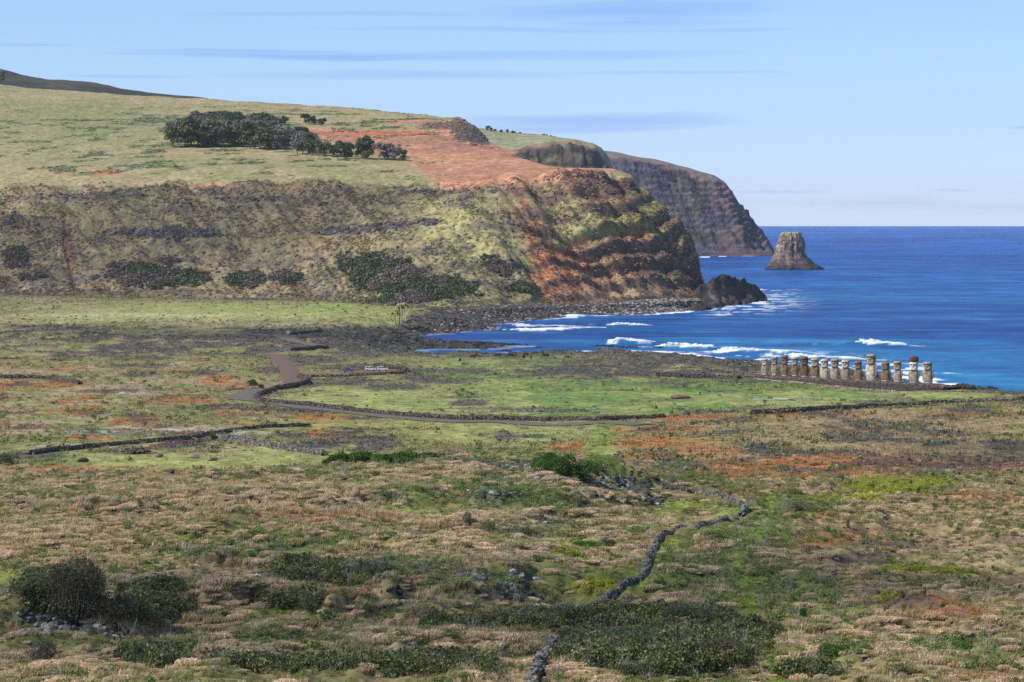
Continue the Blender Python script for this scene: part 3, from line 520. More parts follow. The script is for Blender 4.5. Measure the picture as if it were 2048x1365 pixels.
def c3(px, D, Z, T, y):
    X = (px-1024)/F*D; n1 = fbm(X/30, Z/10, 4, 34); n2 = fbm(X/60, Z/3.2, 4, 35)*.6+fbm(X/12, Z/9, 3, 37)*.4; n3 = fbm((px+.5*y)/60, Z/90, 3, 36)
    C = np.broadcast_to(L(90,88,104), px.shape+(3,)).copy(); C = mixc(C, L(52,46,56), ss(n2, .49, .54)*.8); C = mixc(C, L(106,98,80), ss(n1*.5+n3*.5, .50, .58)*.55*(1-ss(px, 1380, 1500)*.7))
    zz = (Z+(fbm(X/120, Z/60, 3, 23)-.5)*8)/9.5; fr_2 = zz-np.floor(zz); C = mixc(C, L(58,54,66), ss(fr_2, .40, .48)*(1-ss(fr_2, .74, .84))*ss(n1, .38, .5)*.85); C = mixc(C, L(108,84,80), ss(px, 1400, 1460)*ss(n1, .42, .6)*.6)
    C = mixc(C, L(120,98,94), ss(T, 2.85, 2.98)*ss(n1+.1, .42, .5)*.8); C = mixc(C, L(128,114,106), ss(T, 2.98, 3.05)*.9); return C
fan('far_headland', [
 [(1100,516,4400),(1380,516,4400),(1552,511,4440),(1562,530,4480),(1900,560,4500)],
 [(1100,470,4510),(1300,470,4510),(1380,470,4510),(1480,478,4510),(1520,492,4510),(1545,504,4510),(1558,530,4510),(1900,560,4520)],
 [(1100,380,4590),(1300,385,4590),(1400,395,4590),(1460,408,4590),(1490,432,4590),(1520,464,4580),(1540,490,4570),(1553,512,4560),(1570,540,4560),(1900,560,4560)],
 [(1100,300,4680),(1200,312,4680),(1260,318,4680),(1340,332,4680),(1380,342,4680),(1425,355,4670),(1448,368,4660),(1463,386,4650),(1475,405,4640),(1498,430,4630),(1522,460,4620),(1542,488,4600),(1556,514,4590),(1575,540,4580),(1900,560,4580)],
 [(1100,288,4900),(1200,300,4900),(1240,306,4880),(1340,326,4850),(1380,337,4820),(1428,350,4780),(1450,366,4740),(1465,386,4720),(1478,408,4700),(1500,436,4680),(1525,470,4670),(1545,500,4660),(1560,540,4650),(1900,570,4650)],
 [(1100,360,5300),(1300,380,5300),(1480,470,5100),(1540,560,5000),(1900,570,5000)]], np.arange(1150, 1640, 2.2), 1.4, d3, c3, hm, kind='structure')
# dark ridge on the skyline
def d4(px, D, Z, T): X = (px-1024)/F*D; return Z+(fbm(X/60, D/90, 4, 44)-.5)*6
def c4(px, D, Z, T, y):
    X = (px-1024)/F*D; n = fbm(X/60, Z/14, 4, 45); C = np.broadcast_to(L(92,88,70), px.shape+(3,)).copy(); return mixc(C, L(66,62,58), ss(n, .5, .6)*.7)
fan('skyline_ridge', [
 [(-400,230,4200),(0,230,4200),(700,260,4200)],
 [(-400,120,5000),(-60,136,5000),(0,139,5000),(40,149,5000),(95,159,5000),(190,166,5000),(240,178,5000),(320,187,5000),(400,195,5000),(460,206,5000),(700,260,5000)],
 [(-400,150,5600),(0,180,5600),(700,290,5600)]], np.arange(-400, 700, 4.), 1.6, d4, c4, hm, kind='structure')
# ------------------------------------------------------------------ sea
sx = np.concatenate([np.linspace(-9000, 500, 24), np.arange(560, 2600, 3.0), np.linspace(2630, 11000, 24)])
BR = [  # breakers: photo points along the crest, height in metres, width of the white water in metres
 ([(1030,661),(1060,662),(1110,660),(1160,658),(1195,656)], 1.3, 14, 1.0), ([(1012,648),(1050,652),(1100,652),(1150,654),(1185,655)], .6, 12, .8),
 ([(1228,650),(1250,650),(1275,651),(1310,652)], 1.2, 9, .9), ([(1228,688),(1250,686),(1290,690),(1325,690)], 2.8, 15, 1),
 ([(1325,694),(1370,694),(1410,696),(1440,696)], 2.0, 13, 1), ([(1440,704),(1480,705),(1530,707),(1580,709),(1625,710)], 2.4, 16, 1),
 ([(1575,716),(1610,718),(1650,720),(1700,722),(1750,723)], 2.2, 15, 1), ([(1600,724),(1660,727),(1700,728)], .5, 9, .8),
 ([(1722,688),(1750,690),(1790,692),(1830,693)], 2.6, 15, 1), ([(1395,618),(1420,615),(1450,612),(1490,609),(1530,606),(1550,605)], 1.7, 13, 1),
 ([(1112,636),(1130,634),(1150,636)], 2.0, 10, 1), ([(1880,748),(1900,749),(1925,750)], .6, 6, .8), ([(1490,714),(1530,714),(1560,715)], .5, 8, .8),
 ([(1395,516),(1450,514),(1500,513),(1550,512)], 1.2, 110, 1.3), ([(1660,735),(1720,742),(1780,742),(1800,743)], .3, 5, .7), ([(1230,700),(1300,702),(1400,706)], .3, 5, .6), ([(1870,775),(1910,779),(1940,780)], .3, 3, .8),
 ([(1040,694),(1060,693),(1080,693)], .4, 6, .6), ([(1500,744),(1590,745),(1700,752)], .2, 4, .0)]
sq_y = np.concatenate([np.linspace(1300, 860, 8), np.arange(850, 454.5, -1.15), np.array([453.4, 452.9])])
sq_y = np.sort(sq_y)[::-1]; sd_ = H*F/(sq_y-E)
SXg = np.broadcast_to(sx[None], (len(sd_), len(sx))); SDg = np.broadcast_to(sd_[:, None], SXg.shape); SX = (SXg-1024)/F*SDg; SY = np.broadcast_to(sq_y[:, None], SXg.shape)
swn = fbm(SX/160+SDg/700, SDg/34, 4, 201); swn2 = fbm(SX/45, SDg/16, 3, 202)
nearw = 1-ss(SDg, 1600, 4200)
SZ = ((swn-.5)*1.3+(swn2-.5)*.55)*nearw*ss(SXg, 860, 1050)
foam = np.zeros(SX.shape); turq = np.zeros(SX.shape)
sdc = np.full(SX.shape, 1e3); m_ = (SDg > 850) & (SDg < 2400) & (SXg > 700) & (SXg < 2300)
sdc[m_] = sdist(SX[m_], SDg[m_], wp)
fn = fbm(SX/7, SDg/12, 4, 203); fn2 = fbm(SX/30, SDg/20, 3, 204)
exposed = ss(SXg, 1000, 1250)*.75+.25
foam = np.maximum(foam, ss(fn+.22-np.abs(sdc+4)/(9+26*ss(fn2, .45, .65)*exposed), .40, .56)*exposed*m_*(sdc>-12)*(1-.0*SXg))
foam = np.maximum(foam, m_*ss(SXg, 1380, 1450)*(SXg < 1860)*(1-ss(sdc, 20, 75))*ss(fn*.6+fn2*.5, .56, .64)*.9)
for pts, h, wd, s in BR:
    w = np.array([((x-1024)/F*(H*F/(y-E)), H*F/(y-E)) for x, y in pts])
    m = (SX > w[:, 0].min()-60) & (SX < w[:, 0].max()+60) & (SDg > w[:, 1].min()-80) & (SDg < w[:, 1].max()+120)
    x = SX[m]; y = SDg[m]; bd = np.full(x.shape, 1e9); bs = np.zeros(x.shape); bt = np.zeros(x.shape)
    for i in range(len(w)-1):
        ex, ey = w[i+1]-w[i]; tt = np.clip(((x-w[i, 0])*ex+(y-w[i, 1])*ey)/(ex*ex+ey*ey), 0, 1)
        ox = x-w[i, 0]-tt*ex; oy = y-w[i, 1]-tt*ey; dd = np.hypot(ox, oy); u = dd < bd; bd[u] = dd[u]; bs[u] = oy[u]; bt[u] = (i+tt[u])/(len(w)-1)
    ev = ss(bt, 0, .06)*(1-ss(bt, .75, 1.0)*.75); prof = np.exp(-(bs/(wd*.42))**2)*(bd < wd*1.6)
    SZ[m] += h*prof*ev*.7
    fw = s*ss(fn[m]*.9+.45-np.abs(bs-wd*.15)/(wd*(.55+.6*ev)) - ss(bt,.6,1.)*.30 - .5*(bd > np.abs(bs)+3), .42, .62)*(bd < wd*2)
    foam[m] = np.maximum(foam[m], fw); turq[m] = np.maximum(turq[m], np.exp(-(bd/(wd*2.2))**2)*.8)
SCo = np.zeros(SX.shape+(3,))+L(18,88,160)
SCo = mixc(SCo, L(16,88,176), ss(SDg, 2500, 9000))
SCo = mixc(SCo, L(26,98,158), (1-ss(sdc, 60, 420))*(SDg < 2300)*ss(SXg, 1000, 1250)*.8)
SCo = mixc(SCo, L(36,122,166), (1-ss(sdc, 20, 220))*(SDg < 1500)*ss(SXg, 1150, 1400)*.7*ss(fn2, .35, .6))
SCo = mixc(SCo, L(34,130,172), turq*.7*(SDg < 1700))
SCo = mixc(SCo, L(30,76,128), ss(1250-SXg, 0, 260)*(SDg < 1900)*.7)
SCo = mixc(SCo, L(8,48,124), ss(fbm(SX/260, SDg/300, 4, 205), .50, .62)*.55*(SDg > 1100))
SCo = mixc(SCo, L(6,40,112), ss(fbm(SX/60, SDg/45, 4, 206), .50, .64)*.5)
SCo = mixc(SCo, L(80,150,200), ss(fbm(SX/90, SDg/14, 3, 207), .60, .68)*.25*(SDg < 3500))
sm, snt, sb = new_mat('sea_water'); _l = snt.links.new
a1 = snt.nodes.new('ShaderNodeAttribute'); a1.attribute_name = 'col'; a2 = snt.nodes.new('ShaderNodeAttribute'); a2.attribute_name = 'foam'
tcs = snt.nodes.new('ShaderNodeTexCoord'); mp = snt.nodes.new('ShaderNodeMapping'); mp.inputs['Scale'].default_value = (.045, .02, 1); _l(tcs.outputs['Object'], mp.inputs[0])
ns = snt.nodes.new('ShaderNodeTexNoise'); ns.inputs['Scale'].default_value = 1; ns.inputs['Detail'].default_value = 8; ns.inputs['Roughness'].default_value = .7; _l(mp.outputs[0], ns.inputs['Vector'])
mpb = snt.nodes.new('ShaderNodeMapping'); mpb.inputs['Scale'].default_value = (.25, .3, 1); _l(tcs.outputs['Object'], mpb.inputs[0])
ns2 = snt.nodes.new('ShaderNodeTexNoise'); ns2.inputs['Scale'].default_value = 1; ns2.inputs['Detail'].default_value = 4; _l(mpb.outputs[0], ns2.inputs['Vector'])
k1 = wramp(ns.outputs[0], [(.36, (.55, .6, .7)), (.5, (1, 1, 1)), (.66, (1.6, 1.45, 1.3))], snt, 'LINEAR')
mw = snt.nodes.new('ShaderNodeMix'); mw.data_type = 'RGBA'; mw.blend_type = 'MULTIPLY'; mw.inputs[0].default_value = .8; _l(a1.outputs['Color'], mw.inputs[6]); _l(k1, mw.inputs[7])
mf_ = snt.nodes.new('ShaderNodeMix'); mf_.data_type = 'RGBA'; _l(a2.outputs['Fac'], mf_.inputs[0]); _l(mw.outputs[2], mf_.inputs[6]); mf_.inputs[7].default_value = (.86, .88, .9, 1)
_l(mf_.outputs[2], sb.inputs['Base Color']); _l(wm('ADD', .42, wm('MULTIPLY', a2.outputs['Fac'], .4, nt=snt), nt=snt), sb.inputs['Roughness']); sb.inputs['Specular IOR Level'].default_value = .12; sb.inputs['IOR'].default_value = 1.33
bps = snt.nodes.new('ShaderNodeBump'); bps.inputs['Strength'].default_value = .3; bps.inputs['Distance'].default_value = .3; _l(ns2.outputs[0], bps.inputs['Height']); _l(bps.outputs[0], sb.inputs['Normal'])
SV = np.stack([SX, SDg, SZ], -1)
s_me = mesh_np('sea', SV.reshape(-1, 3), grid_q(*SX.shape)); set_col(s_me, SCo.reshape(-1, 3))
fa = s_me.attributes.new('foam', 'FLOAT', 'POINT'); fa.data.foreach_set('value', foam.ravel().astype(np.float32))
link('sea', s_me, sm, kind='structure')
# surf and spray: lumps of white water thrown up along the breakers
fm_mat = noise_mat('white_surf', (.78, .81, .84), (.92, .93, .94), scale=.6, rough=.8, bump=.5, dist=.3)
Vs, Fs = [], []
ico = bmesh.new(); bmesh.ops.create_icosphere(ico, subdivisions=1, radius=1); IV = np.array([v.co[:] for v in ico.verts]); IF = np.array([[v.index for v in f.verts] for f in ico.faces]); ico.free()
nv = 0
for pts, h, wd, s in BR:
    if h < 1.1 or pts[0][1] < 600: continue
    w = [((x-1024)/F*(H*F/(y-E)), H*F/(y-E)) for x, y in pts]
    tot = len(w)-1
    for k in range(int(330*tot/3)):
        t = random.random()**1.4*.8; i = min(int(t*tot), tot-1); u = t*tot-i
        x = w[i][0]*(1-u)+w[i+1][0]*u+random.gauss(0, 1); y = w[i][1]*(1-u)+w[i+1][1]*u+random.gauss(0, wd*.12)
        env = math.sin(min(1, t*6+.15)*math.pi/2)*(1-.6*t); zt = h*env*(.15+.75*random.random()**2.2)
        r = random.uniform(.14, .55)*(1.1-.5*zt/h)
        rot = np.array(Matrix.Rotation(random.random()*6, 3, Vector((random.random(), random.random(), 1)).normalized()))
        v = (IV*(1+.35*(rng.random((len(IV), 1))-.5)))@rot.T*np.array([r*3.2, r, r*.6])+np.array([x, y, zt*1.15])
        Vs.append(v); Fs.append(IF+nv); nv += len(IV)
me = mesh_np('breaking_surf', np.vstack(Vs), np.vstack(Fs)); link('breaking_surf', me, fm_mat, kind='stuff', label='white water and spray breaking over the reef')
# ------------------------------------------------------------------ ground cover nobody could count: geometry-node instances of small real meshes
def area_w():
    ax = np.linalg.norm(VV[:-1, 1:]-VV[:-1, :-1], axis=-1); ay = np.linalg.norm(VV[1:, :-1]-VV[:-1, :-1], axis=-1); return ax*ay
AREA = area_w()
infr = (cols[:-1] > -520)[None] & (cols[:-1] < 2570)[None]
hidden = TPY[:-1, :-1] > vis[:-1, :-1]+14
def sample(n, w, power=1.0):
    p = (w[:-1, :-1]*infr*(~hidden))*AREA**power; p = p.ravel(); c = np.cumsum(p); 
    k = np.searchsorted(c, rng.random(n)*c[-1]); r, q = np.divmod(k, NC-1); u = rng.random(n)[:, None]; v = rng.random(n)[:, None]
    A = VV[r, q]*(1-u)+VV[r, q+1]*u; B = VV[r+1, q]*(1-u)+VV[r+1, q+1]*u
    return A*(1-v)+B*v, C[r, q], r, q
def inst_mat(name, rough=.9, transl=0.0, spec=.1, bump=0):
    m, nt, b = new_mat(name); l = nt.links.new
    a = nt.nodes.new('ShaderNodeAttribute'); a.attribute_name = 'icol'; a.attribute_type = 'INSTANCER'
    v = nt.nodes.new('ShaderNodeAttribute'); v.attribute_name = 'tone'; v.attribute_type = 'GEOMETRY'
    mx = nt.nodes.new('ShaderNodeVectorMath'); mx.operation = 'SCALE'; l(a.outputs['Color'], mx.inputs[0])
    if bump:
        tcx = nt.nodes.new('ShaderNodeTexCoord'); nn = nt.nodes.new('ShaderNodeTexNoise'); nn.inputs['Scale'].default_value = bump; nn.inputs['Detail'].default_value = 5; l(tcx.outputs['Object'], nn.inputs['Vector'])
        l(wm('MULTIPLY', wm('ADD', wm('MULTIPLY', wm('SUBTRACT', nn.outputs[0], .5, nt=nt), 2.4, nt=nt), 1.0, nt=nt), v.outputs['Fac'], nt=nt), mx.inputs['Scale'])
        bp = nt.nodes.new('ShaderNodeBump'); bp.inputs['Strength'].default_value = .6; bp.inputs['Distance'].default_value = .15; l(nn.outputs[0], bp.inputs['Height']); l(bp.outputs[0], b.inputs['Normal'])
    else: l(v.outputs['Fac'], mx.inputs['Scale'])
    l(mx.outputs[0], b.inputs['Base Color']); b.inputs['Roughness'].default_value = rough; b.inputs['Specular IOR Level'].default_value = spec
    if transl:
        tr = nt.nodes.new('ShaderNodeBsdfTranslucent'); l(mx.outputs[0], tr.inputs[0]); ms = nt.nodes.new('ShaderNodeMixShader'); ms.inputs[0].default_value = transl
        l(b.outputs[0], ms.inputs[1]); l(tr.outputs[0], ms.inputs[2]); l(ms.outputs[0], nt.nodes['Material Output'].inputs[0])
    return m
M_BLADE = inst_mat('grass_blades', transl=.35); M_LEAF = inst_mat('leaves', transl=.25, rough=.7, spec=.2); M_STONE = inst_mat('lava_stone', spec=.15, bump=2.2)
def tone_attr(me, t): a = me.attributes.new('tone', 'FLOAT', 'POINT'); a.data.foreach_set('value', np.asarray(t, np.float32))
def tussock_mesh(seed, n=46, h=.62, rad=.42, lean=.38, wid=.05):
    r = np.random.default_rng(seed); V = []; Fc = []; T = []
    for i in range(n):
        a = r.random()*6.283; q = rad*math.sqrt(r.random()); bx, by = q*math.cos(a), q*math.sin(a)
        hh = h*(.55+.6*r.random())*(1-.35*q/rad); fa = r.random()*6.283; fx, fy = math.cos(fa)*wid/2, math.sin(fa)*wid/2
        lx = lean*hh*(.6+.8*r.random())+math.cos(a)*.25*hh; ly = math.sin(a)*.25*hh+r.normal()*.08; t = .78+.4*r.random(); k = len(V)
        V += [(bx-fx, by-fy, -.05), (bx+fx, by+fy, -.05), (bx+lx*.35+fx*.8, by+ly*.35+fy*.8, hh*.62), (bx+lx*.35-fx*.8, by+ly*.35-fy*.8, hh*.62), (bx+lx, by+ly, hh)]
        T += [t*.8, t*.8, t, t, t*1.12]; Fc += [(k, k+1, k+2), (k, k+2, k+3), (k+3, k+2, k+4)]
    me = mesh_np('tussock', np.array(V), np.array(Fc), False); tone_attr(me, T); me.materials.append(M_BLADE); return me
def leafclump_mesh(seed, n=190, rx=.7, h=.7, ls=.095, stems=5):
    r = np.random.default_rng(seed); V = []; Fc = []; T = []
    lob = [(r.normal()*.4*rx, r.normal()*.4*rx, h*(.35+.4*r.random()), .38+.3*r.random()) for _ in range(5)]
    for i in range(n):
        cx, cy, cz, cr = lob[i % 5]; d = r.normal(size=3); d /= np.linalg.norm(d); q = cr*(.7+.35*r.random()); p = np.array([cx+d[0]*q*rx*1.3, cy+d[1]*q*rx*1.3, max(.02, cz+d[2]*q*h)])
        a = r.normal(size=3); a /= np.linalg.norm(a); b = np.cross(a, r.normal(size=3)); b /= np.linalg.norm(b); s = ls*(.6+.8*r.random()); k = len(V)
        V += [p-a*s, p+b*s*.6, p+a*s, p-b*s*.6]; t = .6+.85*r.random()**1.4; T += [t]*4; Fc += [(k, k+1, k+2), (k, k+2, k+3)]
    for i in range(stems):
        a = r.random()*6.28; k = len(V); x, y = math.cos(a)*rx*.6, math.sin(a)*rx*.6; V += [(-.02, 0, 0), (.02, 0, 0), (x, y, h*.9)]; T += [.5]*3; Fc += [(k, k+1, k+2)]
    me = mesh_np('leaf_clump', np.array(V), np.array(Fc), False); tone_attr(me, T); me.materials.append(M_LEAF); return me
def rock_mesh(seed, sub=2, flat=.7, mat=None, name='lava_rock', jag=.5):
    r = np.random.default_rng(seed); b = bmesh.new(); bmesh.ops.create_icosphere(b, subdivisions=sub, radius=1)
    pl = [(v/np.linalg.norm(v), .62+.3*r.random()) for v in r.normal(size=(9, 3))]
    for v in b.verts:
        p = np.array(v.co); 
        for nn, d in pl:
            e = p@nn-d
            if e > 0: p -= nn*e*.85
        p *= 1+(r.random()-.5)*.16*jag; v.co = (p[0]*1.15, p[1], p[2]*flat)
    me = bpy.data.meshes.new(name); b.to_mesh(me); b.free(); tone_attr(me, .85+.3*r.random(len(me.vertices))); me.materials.append(mat or M_STONE); return me
def scatter(name, sources, pts, scale, colr, tilt=None, stretch=None, **pr):
    n = len(pts); pick = rng.integers(0, len(sources), n)
    for k, src in enumerate(sources):
        m = pick == k
        if not m.any(): continue
        me = bpy.data.meshes.new(name); me.vertices.add(int(m.sum())); me.vertices.foreach_set('co', pts[m].astype(np.float32).ravel())
        a = me.attributes.new('icol', 'FLOAT_COLOR', 'POINT'); c4 = np.ones((int(m.sum()), 4), np.float32); c4[:, :3] = colr[m]; a.data.foreach_set('color', c4.ravel())
        s3 = np.repeat(scale[m][:, None], 3, 1) if scale.ndim == 1 else scale[m]
        a = me.attributes.new('sc', 'FLOAT_VECTOR', 'POINT'); a.data.foreach_set('vector', s3.astype(np.float32).ravel())
        rt = np.zeros((int(m.sum()), 3), np.float32); rt[:, 2] = rng.random(int(m.sum()))*(6.283 if tilt is None else tilt)
        if tilt is None: rt[:, :2] = rng.normal(size=(int(m.sum()), 2))*.18
        a = me.attributes.new('ro', 'FLOAT_VECTOR', 'POINT'); a.data.foreach_set('vector', rt.ravel())
        so = bpy.data.objects.new(name+'_source', src)
        g = bpy.data.node_groups.new(name, 'GeometryNodeTree'); g.interface.new_socket('Geometry', in_out='INPUT', socket_type='NodeSocketGeometry'); g.interface.new_socket('Geometry', in_out='OUTPUT', socket_type='NodeSocketGeometry')
        gi = g.nodes.new('NodeGroupInput'); go = g.nodes.new('NodeGroupOutput'); ip = g.nodes.new('GeometryNodeInstanceOnPoints'); oi = g.nodes.new('GeometryNodeObjectInfo'); oi.inputs['Object'].default_value = so; oi.inputs['As Instance'].default_value = True
        def na(nm, ty='FLOAT_VECTOR'): x = g.nodes.new('GeometryNodeInputNamedAttribute'); x.data_type = ty; x.inputs['Name'].default_value = nm; return x.outputs['Attribute']
        er = g.nodes.new('FunctionNodeEulerToRotation')
        g.links.new(gi.outputs[0], ip.inputs['Points']); g.links.new(oi.outputs['Geometry'], ip.inputs['Instance']); g.links.new(na('ro'), er.inputs[0]); g.links.new(er.outputs[0], ip.inputs['Rotation']); g.links.new(na('sc'), ip.inputs['Scale']); g.links.new(ip.outputs[0], go.inputs[0])
        o = link(name, me, kind='stuff', **pr); md = o.modifiers.new('scatter', 'NODES'); md.node_group = g
TUS = [tussock_mesh(s) for s in (1, 2, 3)]; TUF = [tussock_mesh(s+10, 16, .6, .5, .3, .10) for s in (1, 2)]
CLP = [leafclump_mesh(s) for s in (1, 2, 3)]; CLF = [leafclump_mesh(s+20, 40, .7, .7, .24, 3) for s in (1, 2)]
RKS = [rock_mesh(s, 1, .7) for s in range(4)]
one = np.ones(D_.shape); g0 = lambda k: W[k]
fgd = 1-ss(D_, 470, 540); notroad = 1-W['bare']
trkclear = 1-ss(W['lawn'], .3, .7)
def nclr(c, n, a=.22): return c*(1+(rng.random((n, 1))-.5)*2*a)
# dry wind-combed grass of the foreground
n = 84000
w = fgd*(.34+.66*np.clip(W['dry']+.6*W['tan']+.35*(fbm(X_/2.6, D_/3.6, 2, 301) > .5), 0, 1))*trkclear*(1-ss(W['shrub'], .5, .9)*.8)*(1-W['frock']*.6)*(1-W['plough']*.85)*notroad*(1-W['walls']*.9)+.05*fgd*W['dry']*(1-W['walls'])
p, c, r, q = sample(n, w, .8); dryk = W['dry'][r, q][:, None]; orgk = o2[r, q][:, None]
cc = np.where(rng.random((n, 1)) < .2+.7*dryk, L(232,206,172)*np.ones((n, 1)), L(172,164,108)*np.ones((n, 1))); cc = cc*(1-.9*orgk)+L(184,122,74)*.9*orgk; cc = cc*.72+c*.28
scatter('dry_grass', TUS, p, (.45+.55*rng.random(n)**1.5)*(.7+.4*dryk[:, 0])*(.6+1.0*ss(fbm(p[:, 0]/2.3, p[:, 1]/3.4, 2, 311), .3, .75)), nclr(cc, n), tilt=.9, label='dry pinkish grass tussocks combed over by the wind')
# soft mounds of long grass, combed to the right by the wind
def mound_mesh(seed, n=230):
    r = np.random.default_rng(seed); V = []; Fc = []; T = []
    for i in range(n):
        a = r.random()*6.283; q = math.sqrt(r.random()); x, y = q*math.cos(a), q*math.sin(a); z = .24*(1-q*q)+.02; hh = .22+.42*r.random()**1.5; wd = .055+.03*r.random(); fa = r.random()*6.283; fx, fy = math.cos(fa)*wd, math.sin(fa)*wd
        lx = (.42+.3*x)*hh*1.5; ly = y*.5*hh+r.normal()*.06; t = .66+.6*r.random(); k = len(V)
        V += [(x-fx, y-fy, z-.12), (x+fx, y+fy, z-.12), (x+lx*.45+fx*.9, y+ly*.4+fy*.9, z+hh*.62), (x+lx*.45-fx*.9, y+ly*.4-fy*.9, z+hh*.62), (x+lx*1.2, y+ly, z+hh*.60)]; T += [t*.62, t*.62, t, t, t*1.15]; Fc += [(k, k+1, k+2), (k, k+2, k+3), (k+3, k+2, k+4)]
    me = mesh_np('grass_mound', np.array(V), np.array(Fc), False); tone_attr(me, T); me.materials.append(M_BLADE); return me
n = 19000
w = fgd*np.clip(W['dry']*1.2+.05, 0, 1)*(1-W['walls'])*(.15+.85*ss(fbm(X_/6, D_/8, 3, 321), .46, .58))*trkclear*(1-W['shrub']*.8)*(1-W['plough'])*(1-W['frock']*.7)*notroad
p, c, r, q = sample(n, w, .9); orgk = o2[r, q][:, None]
cc = np.where(rng.random((n, 1)) < .68, L(230,204,170)*np.ones((n, 1)), L(180,170,114)*np.ones((n, 1))); cc = cc*(1-.85*orgk)+L(186,126,78)*.85*orgk
s = (.28+.5*rng.random(n)**2.6)[:, None]*np.stack([1+.9*rng.random(n), np.ones(n), .6+.8*rng.random(n)], 1)
scatter('grass_mounds', [mound_mesh(s_) for s_ in (61, 62, 63)], p, s, nclr(cc, n, .24), tilt=.9, label='soft mounds of long dry grass lying over in the wind')
# green weeds and low shrubs of the foreground
n = 13000
w = fgd*(.05+np.clip(W['green']*1.0+ss(n_b, .55, .62)*.25, 0, 1))*(1-W['lawn']*.85)*(1-W['plough']*.8)*notroad*(1-W['walls'])
p, c, r, q = sample(n, w, .85); cc = L(124,138,80)*np.ones((n, 1))*(.8+.5*rng.random((n, 1)))
scatter('green_weeds', CLP, p, .35+.55*rng.random(n)**1.6, nclr(cc, n, .3), label='low green weeds among the grass')
n = 16000
p, c, r, q = sample(n, fgd*(W['lawn'] > .25)*(1-W['frock']), .8)
scatter('short_turf', TUF, p, (.16+.3*rng.random(n)**2), nclr(c*1.25, n, .3), tilt=2., label='short bright turf in the open patches')
def twig_mesh(seed):
    r = np.random.default_rng(seed); V = []; Fc = []
    for i in range(9):
        a = r.random()*6.28; b0 = np.array([r.normal()*.15, r.normal()*.15, 0]); d = np.array([math.cos(a)*.5, math.sin(a)*.5, 1.]); ln = .5+.6*r.random()
        for j in range(3):
            b1 = b0+d/np.linalg.norm(d)*ln/3; k = len(V); wd = .022*(1-.25*j); V += [b0+[wd, 0, 0], b0-[wd, 0, 0], b1+[0, wd*.7, 0], b1-[0, wd*.7, 0]]; Fc += [(k, k+1, k+3), (k, k+3, k+2)]
            if j: e = b1+np.array([r.normal()*.14, r.normal()*.14, .16]); k = len(V); V += [b1+[.012, 0, 0], b1-[.012, 0, 0], e]; Fc += [(k, k+1, k+2), (k, k+1, k+2)][:1]
            b0 = b1; d = d+r.normal(size=3)*.35
    me = mesh_np('bare_twigs', np.array(V), np.array(Fc), False); tone_attr(me, np.ones(len(V))); me.materials.append(M_BLADE); return me
n = 1500
p, c, r, q = sample(n, fgd*(W['shrub']+.12*W['green']+.02), .8)
scatter('bare_twigs', [twig_mesh(s_) for s_ in (1, 2, 3)], p+np.array([0, 0, .25]), .8+.9*rng.random(n)**2, nclr(L(168,160,150)*np.ones((n, 1)), n, .25), label='pale bare twigs sticking out of the scrub')
n = 17000
w = fgd*W['shrub']**1.5*(1-W['walls'])*(1-W['lawn']*.7)
p, c, r, q = sample(n, w, .85); cc = np.where(rng.random((n, 1)) < .25, L(138,134,90)*np.ones((n, 1)), L(96,104,64)*np.ones((n, 1)))
scatter('dark_scrub', CLP, p, .4+1.15*rng.random(n)**2, nclr(cc, n, .35), label='dark low scrub covering the hollow')
# rusty and pale tufts, weeds and stones of the plain
n = 50000
w = ss(D_, 440, 540)*(TT < 16)*(1-W['lawn']*.93)*(1-W['rock']*.7)*(1-W['plough']*.9)*notroad*(SD < -14)*(.3+.7*ss(n_a, .4, .6))
p, c, r, q = sample(n, w, .55); cc = c*1.5
scatter('plain_tufts', TUF, p, .5+.9*rng.random(n)**1.6, nclr(cc, n, .3), tilt=.9, label='rusty and straw-coloured tufts across the plain')
n = 3600
w = ss(D_, 440, 540)*(TT < 16)*(1-W['lawn']*.9)*notroad*(SD < -20)*ss(n_b, .5, .62)
p, c, r, q = sample(n, w, .6)
scatter('plain_weeds', CLF, p, .4+.8*rng.random(n)**2, nclr(L(132,140,92)*np.ones((n, 1)), n, .3), label='scattered green weeds on the plain')
n = 420
w = rf*(D_ < 800)*(ss(n_f,.42,.56)*.9+.05)*ss(n_b,.45,.6)+.3*drk
p, c, r, q = sample(n, w, .7); s = (.45+.5*rng.random(n)**2)[:, None]*np.array([[.55, .55, 1.5]])
scatter('young_shrubs', CLP, p, s, nclr(L(88,104,68)*np.ones((n, 1)), n, .3), label='upright dark green seedlings in the right-hand field')
n = 1500
w = rf*(TPY < 960)*ss(n_a, .45, .6)
p, c, r, q = sample(n, w, .7); s = (.6+.6*rng.random(n))[:, None]*np.array([[.25, .25, 1.5]])
scatter('pale_plumes', TUF, p, s, nclr(L(214,200,164)*np.ones((n, 1)), n, .15), tilt=.6, label='pale seed plumes standing above the rusty grass')
# yellow flowering ground cover
n = 2600
p, c, r, q = sample(n, W['yellow'], .8)
scatter('yellow_groundcover', CLP, p, .4+.3*rng.random(n), nclr(L(176,178,60)*np.ones((n, 1)), n, .25), label='yellow-green flowering ground cover')
